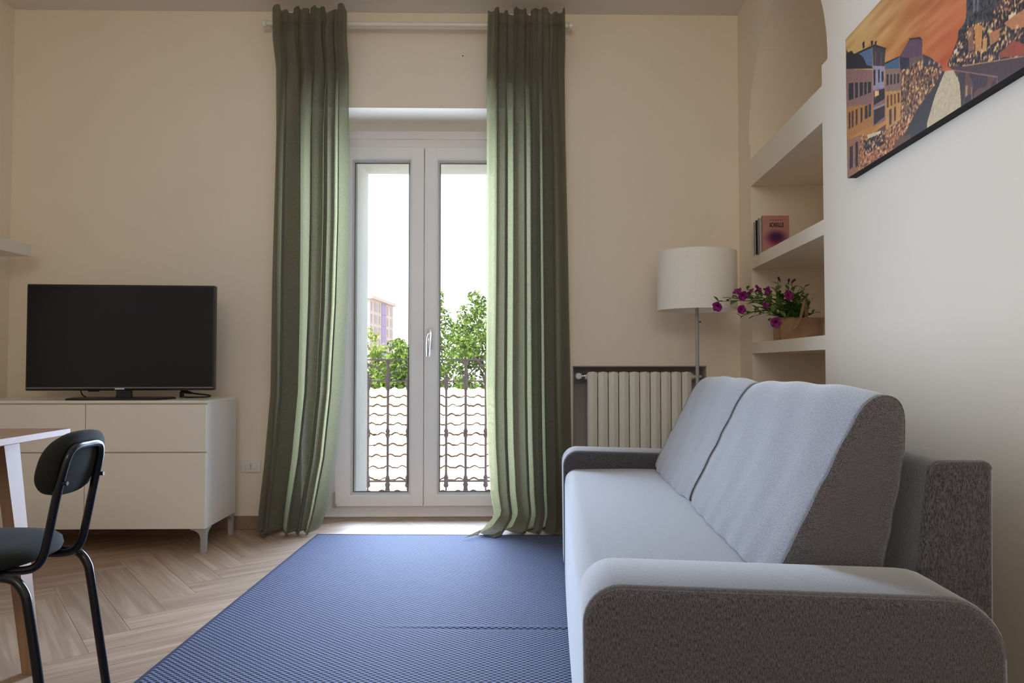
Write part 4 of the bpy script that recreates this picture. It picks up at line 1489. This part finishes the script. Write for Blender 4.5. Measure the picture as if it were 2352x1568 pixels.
print('LEAVES', leaf_count)
PIC = [((40,30,32),[(6,475),(21,457),(53,450),(73,429),(98,424),(175,376),(224,317),(3,404)]),((152,108,96),[(-7,409),(220,314),(220,202),(-1,265)]),((190,125,62),[(-12,271),(220,203),(218,131),(109,142),(-5,147)]),((165,112,82),[(-16,151),(118,130),(95,17),(-21,13)]),((42,38,42),[(23,345),(65,331),(65,274),(21,283)]),((42,38,42),[(79,326),(103,317),(101,266),(77,271)]),((42,38,42),[(117,312),(144,303),(142,258),(115,263)]),((42,38,42),[(153,299),(174,291),(173,251),(152,255)]),((42,38,42),[(183,288),(207,280),(206,245),(182,249)]),((70,38,34),[(19,241),(36,238),(34,180),(17,182)]),((90,50,36),[(45,237),(63,234),(61,175),(43,178)]),((80,45,36),[(80,231),(96,228),(94,173),(78,176)]),((60,38,38),[(121,222),(137,219),(135,170),(120,171)]),((66,45,42),[(154,216),(179,212),(177,168),(153,172)]),((66,45,42),[(185,211),(205,207),(204,166),(183,168)]),((50,36,36),[(24,115),(52,113),(49,38),(21,35)]),((45,32,32),[(74,117),(96,115),(93,30),(71,30)]),((92,112,138),[(110,417),(222,393),(220,325),(174,350),(147,388)]),((72,60,58),[(222,394),(317,342),(307,291),(225,326)]),((100,80,75),[(238,369),(250,363),(249,319),(236,324)]),((100,80,75),[(281,347),(292,342),(288,301),(278,305)]),((38,32,36),[(100,424),(240,391),(322,343),(317,340),(240,384),(110,415)]),((36,34,40),[(144,438),(160,437),(162,414),(145,415)]),((36,34,40),[(209,415),(227,409),(225,395),(211,399)]),((36,34,40),[(241,400),(257,395),(249,385),(238,389)]),((168,153,168),[(223,327),(305,290),(306,223),(222,245)]),((150,108,108),[(222,245),(306,223),(309,117),(218,126)]),((45,42,55),[(227,312),(242,306),(240,256),(225,260)]),((50,48,62),[(261,299),(273,294),(271,254),(260,256)]),((50,48,62),[(285,283),(300,277),(299,245),(284,249)]),((48,34,34),[(226,239),(305,221),(305,187),(225,195)]),((245,190,120),[(235,238),(263,229),(263,214),(235,220)]),((58,40,40),[(226,178),(303,167),(302,131),(224,129)]),((170,150,150),[(220,188),(311,171),(311,166),(220,181)]),((78,103,128),[(307,301),(408,278),(409,242),(311,280)]),((50,50,56),[(409,277),(471,249),(470,217),(412,239)]),((36,32,36),[(307,302),(404,282),(475,249),(471,247),(409,277),(310,296)]),((152,118,98),[(311,279),(414,239),(416,173),(313,207)]),((60,48,46),[(320,260),(335,254),(334,220),(319,225)]),((60,48,46),[(346,250),(359,245),(358,214),(345,217)]),((60,48,46),[(370,241),(382,237),(381,207),(369,210)]),((60,48,46),[(392,233),(406,228),(405,201),(391,204)]),((212,150,76),[(311,208),(416,173),(409,87),(310,82)]),((110,66,44),[(320,193),(333,189),(332,151),(319,153)]),((110,66,44),[(345,186),(358,182),(357,148),(344,151)]),((120,72,48),[(369,179),(381,175),(380,145),(368,147)]),((90,54,44),[(393,174),(405,171),(404,140),(392,143)]),((90,54,44),[(335,142),(352,140),(350,92),(334,92)]),((90,54,44),[(368,138),(381,136),(379,94),(366,93)]),((106,72,84),[(408,279),(473,305),(533,282),(547,267),(546,224),(471,248)]),((48,38,44),[(470,308),(537,283),(551,265),(530,280),(473,302)]),((120,92,80),[(471,248),(548,225),(581,206),(580,166),(470,196)]),((140,95,68),[(412,239),(470,217),(470,224),(548,220),(601,191),(651,151),(654,136),(611,114),(544,94),(494,73),(413,68),(308,79),(409,87),(416,173)]),((70,55,58),[(549,228),(594,199),(616,180),(650,151),(637,148),(600,171),(547,193)]),((186,112,64),[(95,17),(118,130),(310,84),(413,72),(494,73),(472,45),(364,24),(90,16)]),((70,45,42),[(137,104),(175,101),(300,89),(307,45),(173,49),(145,49)]),((235,205,160),[(171,114),(275,95),(270,87),(175,99)]),((66,58,54),[(653,137),(666,133),(613,86),(565,19),(427,27),(494,73),(611,114)]),((216,192,150),[(665,132),(709,118),(736,73),(743,23),(562,18),(613,86)]),((72,52,54),[(708,118),(899,23),(741,22),(735,73)]),((190,140,95),[(762,56),(772,53),(771,28),(761,27)]),((170,120,85),[(787,44),(793,42),(791,24),(786,25)]),((225,190,140),[(722,97),(728,91),(734,61),(729,63)]),((86,62,58),[(680,139),(759,108),(1018,27),(1018,21),(899,23),(707,118)]),((78,58,52),[(679,148),(710,171),(730,191),(735,211),(755,216),(771,228),(775,285),(1099,122),(1095,1),(1018,26),(759,108),(679,139)]),((72,68,68),[(775,285),(938,203),(856,179),(779,203),(740,199),(771,228)]),((120,115,115),[(805,267),(813,263),(809,222),(802,225)]),((120,115,115),[(822,258),(829,255),(825,218),(819,220)]),((218,145,74),[(809,194),(842,174),(834,117),(808,126)]),((192,125,74),[(866,144),(912,136),(907,111),(873,112)]),((245,215,165),[(945,151),(973,147),(970,134),(945,137)]),((205,132,78),[(926,141),(1022,139),(1020,92),(957,112)]),((172,78,48),[(910,78),(961,86),(1019,47),(1018,28),(910,67)]),((225,160,90),[(842,141),(859,137),(856,106),(839,110)]),((150,100,66),[(779,197),(803,192),(801,132),(777,137)]),((235,205,170),[(710,169),(728,167),(728,157),(711,158)]),((196,138,98),[(759,110),(1018,28),(1018,26),(759,107)]),((150,110,96),[(709,119),(899,27),(897,24),(707,117)])]
GX, GZ = 640, 290
ga, gb = np.meshgrid(np.linspace(0, PWD * 1000, GX + 1), np.linspace(0, PHT * 1000, GZ + 1))
gb = np.maximum(gb + 10, 24.5)
img = np.zeros((GZ + 1, GX + 1, 3))
# dusk sky
h = np.clip((gb - 120) / 380, 0, 1)[..., None]
l_ = np.clip(ga / 700, 0, 1)[..., None]
low_l, low_r = np.array([214, 160, 66.]), np.array([206, 92, 34.])
top_l, top_r = np.array([212, 168, 96.]), np.array([206, 132, 82.])
img[:] = (low_l * (1 - l_) + low_r * l_) * (1 - h) + (top_l * (1 - l_) + top_r * l_) * h
def smooth_noise(nx_, nz_, seed):
    g = np.random.default_rng(seed).random((nz_ + 2, nx_ + 2))
    xi = np.linspace(0, nx_, GX + 1)
    zi = np.linspace(0, nz_, GZ + 1)
    x0, z0 = np.minimum(xi.astype(int), nx_ - 1), np.minimum(zi.astype(int), nz_ - 1)
    fx, fz = (xi - x0)[None], (zi - z0)[:, None]
    fx, fz = fx * fx * (3 - 2 * fx), fz * fz * (3 - 2 * fz)
    a = g[np.ix_(z0, x0)]; b = g[np.ix_(z0, x0 + 1)]; c = g[np.ix_(z0 + 1, x0)]; d = g[np.ix_(z0 + 1, x0 + 1)]
    return (a * (1 - fx) + b * fx) * (1 - fz) + (c * (1 - fx) + d * fx) * fz
cl = smooth_noise(7, 26, 4)
img += ((cl - 0.5) * 46)[..., None] * np.array([0.8, 1.0, 1.0])
for x_, z_, wd_, ln_ in ((560, 360, 9, 60), (590, 345, 6, 45), (640, 330, 7, 55), (520, 330, 10, 60), (600, 290, 6, 40)):
    d = np.exp(-(((gb - z_) + 0.05 * (ga - x_)) / wd_) ** 2 - ((ga - x_) / ln_) ** 2)
    img = img * (1 - 0.30 * d[..., None]) + np.array([150, 72, 40]) * 0.30 * d[..., None]
img[gb < 105] = (112, 74, 56)
def inside(poly):
    res = np.zeros(ga.shape, bool)
    n = len(poly)
    for i in range(n):
        x1, z1 = poly[i]
        x2, z2 = poly[(i + 1) % n]
        if z1 == z2: continue
        c = ((z1 > gb) != (z2 > gb)) & (ga < (x2 - x1) * (gb - z1) / (z2 - z1) + x1)
        res ^= c
    return res
grain = np.random.default_rng(3).random(ga.shape)
gr2 = 0.55 * smooth_noise(300, 60, 8) + 0.45 * smooth_noise(110, 90, 18)
gr3 = smooth_noise(120, 60, 9)
gr4 = smooth_noise(70, 16, 10)
for col, poly in PIC:
    mk = inside(poly)
    c = np.array(col, float)
    img[mk] = c * (0.90 + 0.2 * gr2[mk][:, None])
    if col in ((140, 95, 68), (186, 112, 64), (78, 58, 52), (70, 45, 42), (72, 68, 68)):
        amt = np.clip((0.46 - gr2) / 0.16, 0, 1)[..., None]          # doorways, awnings, people in shade
        img = np.where(mk[..., None], img * (1 - 0.55 * amt), img)
        k_ = 0.75 if col != (72, 68, 68) else 0.15
        amt = k_ * np.clip((gr2 - 0.54) / 0.14, 0, 1)[..., None]     # lit shop fronts and windows
        img = np.where(mk[..., None], img * (1 - amt) + np.array([226, 146, 80]) * amt, img)
        if col != (72, 68, 68):
            amt = 0.8 * np.clip((gr2 - 0.66) / 0.08, 0, 1)[..., None]
            img = np.where(mk[..., None], img * (1 - amt) + np.array([250, 208, 150]) * amt, img)
    if col == (72, 52, 54):
        st = mk & (gr4 > 0.62)
        img[st] = img[st] * 0.5 + np.array([150, 96, 66]) * 0.5
# a row of street lamps and their glow
for x_, z_, r__ in ((455, 214, 9), (545, 205, 7), (585, 188, 6), (610, 178, 5), (636, 160, 5), (240, 226, 10), (786, 178, 6), (745, 165, 6), (870, 150, 7), (640, 140, 4), (975, 110, 6)):
    d = np.exp(-((ga - x_) ** 2 + (gb - z_) ** 2) / (r__ ** 2))[..., None]
    img = img * (1 - d * 0.8) + np.array([255, 214, 150]) * d * 0.8
grid_print('print', GX, GZ, PWD, PHT, img * 0.97, M['print'], pic, y=-PTH)

# ================================================================ OUTSIDE
RLY = 5.12
rail = thing('balcony_railing', 'dark wrought iron balcony railing with arches and turned balusters outside the window', 'railing', (-0.497, RLY, 0))
def rx(x): return x + 0.497
m = MB()
m.box(rx(-1.35), rx(0.36), -0.016, 0.016, 0.962, 0.972, 0.003)
m.build('top_rail', M['iron'], rail)
for z in (0.820, 0.134):
    MB().box(rx(-1.35), rx(0.36), -0.008, 0.008, z - 0.005, z + 0.005, 0.002).build('cross_rail', M['iron'], rail)
posts = [-1.300, -0.765, -0.230, 0.305]
spears = [-1.165, -1.032, -0.899, -0.628, -0.497, -0.364, -0.092, 0.040, 0.172]
spears = [-1.166, -0.900, -0.628, -0.364, -0.092, 0.172]
for x in posts:
    m = MB()
    m.lathe([(0.006, -0.012), (0.0085, 0.0), (0.0085, 0.09), (0.016, 0.10), (0.018, 0.115), (0.012, 0.125), (0.012, 0.134), (0.017, 0.145), (0.012, 0.165), (0.008, 0.175),
             (0.0085, 0.43), (0.013, 0.440), (0.017, 0.452), (0.010, 0.462), (0.016, 0.475), (0.010, 0.490), (0.0085, 0.50), (0.0085, 0.755), (0.014, 0.765), (0.018, 0.785), (0.013, 0.80), (0.017, 0.825), (0.012, 0.84),
             (0.011, 0.86), (0.009, 0.90), (0.009, 0.928), (0.016, 0.938), (0.019, 0.950), (0.019, 0.963)], (rx(x), 0, 0), 12)
    b_ = m.build('baluster', M['iron'], rail, smooth=40)
    m = MB()
    for sgn in (-1, 1):
        m.tube(smooth_path([(rx(x) + sgn * 0.006, 0, 0.13), (rx(x) + sgn * 0.012, 0, 0.075), (rx(x) + sgn * 0.028, 0, 0.02), (rx(x) + sgn * 0.040, 0, -0.012)], 5), 0.004, 6)
    m.build('foot_scroll', M['iron'], b_)
for x in spears:
    m = MB()
    m.lathe([(0.001, 0.058), (0.007, 0.080), (0.004, 0.088), (0.012, 0.094), (0.018, 0.105), (0.013, 0.122), (0.018, 0.134), (0.012, 0.150), (0.017, 0.158), (0.011, 0.172), (0.0075, 0.178),
             (0.0075, 0.43), (0.013, 0.440), (0.017, 0.452), (0.010, 0.462), (0.016, 0.475), (0.010, 0.490), (0.0075, 0.50), (0.0075, 0.755), (0.012, 0.768), (0.017, 0.782), (0.012, 0.796), (0.012, 0.803), (0.019, 0.826), (0.019, 0.832), (0.012, 0.836), (0.009, 0.850), (0.0095, 0.858), (0.001, 0.885)], (rx(x), 0, 0), 12)
    m.build('baluster', M['iron'], rail, smooth=40)
# pointed arches between the posts: each half springs from a post and meets the next above the middle
for x0, x1 in zip(posts, posts[1:]):
    xm = (x0 + x1) / 2
    for xa, sgn in ((x0, 1), (x1, -1)):
        pts = []
        for i in range(15):
            a = R(180 - 90 * i / 14)
            pts.append((rx(xa + sgn * (0.012 + (abs(xm - xa) - 0.012) * (1 + math.cos(a)) * 1.0)), 0, 0.826 + 0.132 * math.sin(a)))
        m = MB()
        m.tube(pts, 0.0045, 6)
        m.build('arch', M['iron'], rail, smooth=60)
    m = MB()
    m.lathe([(0.003, 0.936), (0.012, 0.944), (0.010, 0.952), (0.014, 0.962)], (rx(xm), 0, 0), 10)
    m.build('boss', M['iron'], rail, smooth=40)
for x in (-1.345, 0.350):
    MB().box(rx(x) - 0.006, rx(x) + 0.006, -0.075, 0.008, 0.955, 0.968, 0.002).build('wall_anchor', M['iron'], rail)
    MB().box(rx(x) - 0.006, rx(x) + 0.006, -0.075, 0.008, 0.128, 0.140, 0.002).build('wall_anchor', M['iron'], rail)

# ground far below
struct(MB().box(-150, 150, 6.0, 300, -7.2, -7.0).build('ground', M['ground']))

# neighbouring house with its tiled roof rising away from the window
RY0, RZ0, SLP = 11.35, -1.70, R(27)
RX_0, RX_1 = -3.3, 2.45
nb = thing('neighbour_house', 'low house with sunlit pan tile roof below the balcony', 'house', (0, RY0, -7.0))
def roofp(x, l, n=0.0):
    return (x, l * math.cos(SLP) - n * math.sin(SLP), RZ0 + 7.0 + l * math.sin(SLP) + n * math.cos(SLP))
RLEN = 4.70
m = MB()
m.add([roofp(RX_0, 0, -0.05), roofp(RX_1, 0, -0.05), roofp(RX_1, RLEN, -0.05), roofp(RX_0, RLEN, -0.05), (RX_0, 2 * RLEN * math.cos(SLP), RZ0 + 6.95), (RX_1, 2 * RLEN * math.cos(SLP), RZ0 + 6.95)], [(0, 1, 2, 3), (3, 2, 5, 4)])
deck = m.build('roof', M['tile'], nb)
m = MB()
m.box(RX_0 + 0.15, RX_1 - 0.15, 0.25, 2 * RLEN * math.cos(SLP) - 0.25, 0.0, RZ0 + 6.9)
m.build('wall', M['house'], nb)
TWD, TEX = 0.25, 0.352
tv_, tf_ = [], []
prof = [(0.0, 0.0), (0.05, 0.0), (0.085, 0.030), (0.125, 0.046), (0.165, 0.030), (0.20, 0.0), (0.262, 0.004)]
for l, dz in ((-0.03, 0.046), (TEX, 0.012)):
    for lay in (0, -0.018):
        for x, z in prof:
            tv_.append(roofp(x, l, z + dz + lay))
o0 = Vector(roofp(0, 0, 0))
tv_ = [tuple(Vector(p) - o0) for p in tv_]
n7 = len(prof)
for k in range(n7 - 1):
    tf_ += [(k, k + 1, 2 * n7 + k + 1, 2 * n7 + k), (k, n7 + k, n7 + k + 1, k + 1)]
tf_ += [(0, 2 * n7, 3 * n7, n7), (n7 - 1, 2 * n7 - 1, 4 * n7 - 1, 3 * n7 - 1)]
tile_me = bpy.data.meshes.new('roof_tile')
tile_me.from_pydata(tv_, [], tf_)
tile_me.materials.append(M['tile'])
tile_me.materials.append(M['gap_shade'])
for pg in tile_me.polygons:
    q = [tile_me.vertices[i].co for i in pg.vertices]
    if max(abs(c.y - q[0].y) for c in q) < 0.03: pg.material_index = 1  # lower lip faces get the painted gap shadow
tr_ = random.Random(4)
ncol = int((RX_1 - RX_0) / TWD)
for row in range(13):
    for c in range(ncol):
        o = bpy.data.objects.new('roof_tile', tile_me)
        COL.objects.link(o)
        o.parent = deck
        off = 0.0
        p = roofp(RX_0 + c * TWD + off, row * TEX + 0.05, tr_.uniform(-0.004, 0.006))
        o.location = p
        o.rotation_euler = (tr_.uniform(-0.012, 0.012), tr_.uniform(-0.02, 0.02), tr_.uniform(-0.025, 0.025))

# trees behind the roof
def tree(label, x, y, zb, zt, peaks, seed, mat, leaf=0.085, nleaf=5200):
    g = np.random.default_rng(seed)
    o = thing('tree', label, 'tree', (x, y, -7.0), 0, 'trees behind the tiled roof')
    m = MB()
    m.tube([(0, 0, 0), (0.05, 0, 3.5), (0, 0.05, zb + 7.0), (0.05, 0, zt + 7.0 - 0.6)], [0.22, 0.17, 0.12, 0.03], 9)
    for k in range(9):
        a = k * 2.4
        z0 = zb + 7.0 + (zt - zb) * 0.08 * k
        m.tube([(0, 0, z0), (0.5 * math.cos(a), 0.5 * math.sin(a), z0 + 0.35), (0.95 * math.cos(a), 0.95 * math.sin(a), z0 + 0.55)], [0.06, 0.04, 0.015], 6)
    m.build('trunk', M['bark'], o, smooth=60)
    cs, ws = [], []
    for (px, py_, pz, r_, hgt) in peaks:        # conical masses made of round clumps
        nclump = 26
        for q in range(nclump):
            t = (q + 0.5) / nclump
            rad = r_ * (1 - t) ** 0.75 + 0.10
            a = g.uniform(0, 2 * PI)
            rr = rad * math.sqrt(g.uniform(0.05, 1))
            cs.append((px + rr * math.cos(a), py_ + rr * math.sin(a), pz - hgt + hgt * t + g.uniform(-0.1, 0.1), 0.20 + 0.30 * (1 - t)))
            ws.append((0.2 + 0.3 * (1 - t)) ** 2)
    cs = np.array(cs)
    ws = np.array(ws) / sum(ws)
    idx = g.choice(len(cs), nleaf, p=ws)
    dirs = g.normal(size=(nleaf, 3))
    dirs /= np.linalg.norm(dirs, axis=1, keepdims=True)
    pos = cs[idx, :3] + dirs * cs[idx, 3:4] * (0.55 + 0.5 * g.random((nleaf, 1)) ** 0.5)
    nrm = dirs + g.normal(size=(nleaf, 3)) * 0.6 + np.array([0, 0, 0.5])
    nrm /= np.linalg.norm(nrm, axis=1, keepdims=True)
    t1 = np.cross(nrm, g.normal(size=(nleaf, 3)))
    t1 /= np.linalg.norm(t1, axis=1, keepdims=True)
    t2 = np.cross(nrm, t1)
    s = leaf * (0.7 + 0.6 * g.random((nleaf, 1)))
    v = np.stack([pos - t1 * s, pos + t2 * s * 0.45, pos + t1 * s, pos - t2 * s * 0.45], 1).reshape(-1, 3)
    v[:, 2] += 7.0 - 0.0
    f = np.arange(nleaf * 4).reshape(-1, 4)
    me = bpy.data.meshes.new('crown')
    me.from_pydata(v.tolist(), [], f.tolist())
    cr = link('crown', me, mat, o)
    cr['kind'] = 'stuff'
    return o
tree('broad green tree with a pointed top behind the left half of the right pane', -2.54, 28.7, -2.2, 3.2, [(0.11, 0.00, 3.60, 0.94, 2.87), (0.55, 0.22, 1.23, 1.32, 3.09), (-0.55, 0.33, 1.01, 1.10, 2.76)], 1, M['tree_leaf'])
tree('green tree with a tall pointed top beside the edge of the right curtain', -0.42, 24.2, -2.2, 2.9, [(-0.28, 0.00, 3.23, 0.76, 2.09), (0.00, 0.00, 1.95, 1.23, 2.75), (0.85, 0.19, 2.52, 1.14, 2.85), (-0.57, 0.19, 1.00, 0.85, 2.28)], 2, M['tree_leaf'], nleaf=7000)
tree('low rounded green tree seen through the left pane behind the railing', -3.47, 22.2, -2.4, 1.1, [(0.46, 0.00, 1.57, 0.46, 1.48), (-0.28, 0.00, 1.32, 0.92, 2.22), (0.55, 0.28, 1.23, 0.92, 2.22), (-1.20, 0.28, 1.27, 1.02, 2.40)], 3, M['tree_leaf'])
tree('pale yellow green tree far behind the left pane, in front of the tall building', -7.6, 44.0, -3.0, 2.4, [(0, 0, 2.9, 1.6, 3.2), (1.6, 0.5, 2.35, 1.5, 3.0), (-1.8, 0.3, 2.6, 1.6, 3.0), (3.4, 0.5, 1.9, 1.3, 3.0)], 4, M['tree_leaf2'], leaf=0.14)

# tall office block far behind: facade turned towards the right
BY0, BY1, BX0, BX1, BZT = 190.0, 218.0, -33.1, -31.2, 18.5
bl = thing('office_building', 'tall block with dark window columns and a purple strip far behind the trees', 'building', (BX0, BY0, -7.0))
ux, uy = BX1 - BX0, BY1 - BY0
UL = math.hypot(ux, uy)
ux, uy = ux / UL, uy / UL
nx_, ny_ = uy, -ux                       # outward, towards +x
def bp_(l, dpt, z): return (ux * l + nx_ * dpt, uy * l + ny_ * dpt, z + 7.0)
def bbox(m, l0, l1, d0, d1, z0, z1):
    vs = [bp_(l, dd, z) for z in (z0, z1) for dd in (d0, d1) for l in (l0, l1)]
    m.add(vs, [(0, 2, 3, 1), (4, 5, 7, 6), (0, 1, 5, 4), (2, 6, 7, 3), (0, 4, 6, 2), (1, 3, 7, 5)])
    return m
bbox(MB(), 0, UL, -12, 0, -7.0, BZT - 0.8).build('wall', M['far_wall'], bl)
bbox(MB(), -0.6, UL + 0.6, -12.6, 0.8, BZT - 0.8, BZT).build('roof', M['far_wall'], bl)
cols = [(0.4, 2.4), (4.4, 8.2), (9.6, 12.6), (19.6, 21.6), (24.2, 27.4)]
for lo, hi in cols:
    for fl_ in range(6):
        z0 = BZT - 3.9 - fl_ * 3.15
        wf = bbox(MB(), lo, hi, 0.0, 0.12, z0, z0 + 2.5).build('window', M['far_wall'], bl)
        bbox(MB(), lo + 0.15, hi - 0.15, 0.10, 0.16, z0 + 0.15, z0 + 2.35).build('pane', M['far_glass'], wf)
for fl_ in range(6):
    z0 = BZT - 3.9 - fl_ * 3.15
    bbox(MB(), 13.0, 18.6, 0.0, 0.12, z0 - 0.2, z0 + 2.85).build('panel', M['far_purple'], bl)
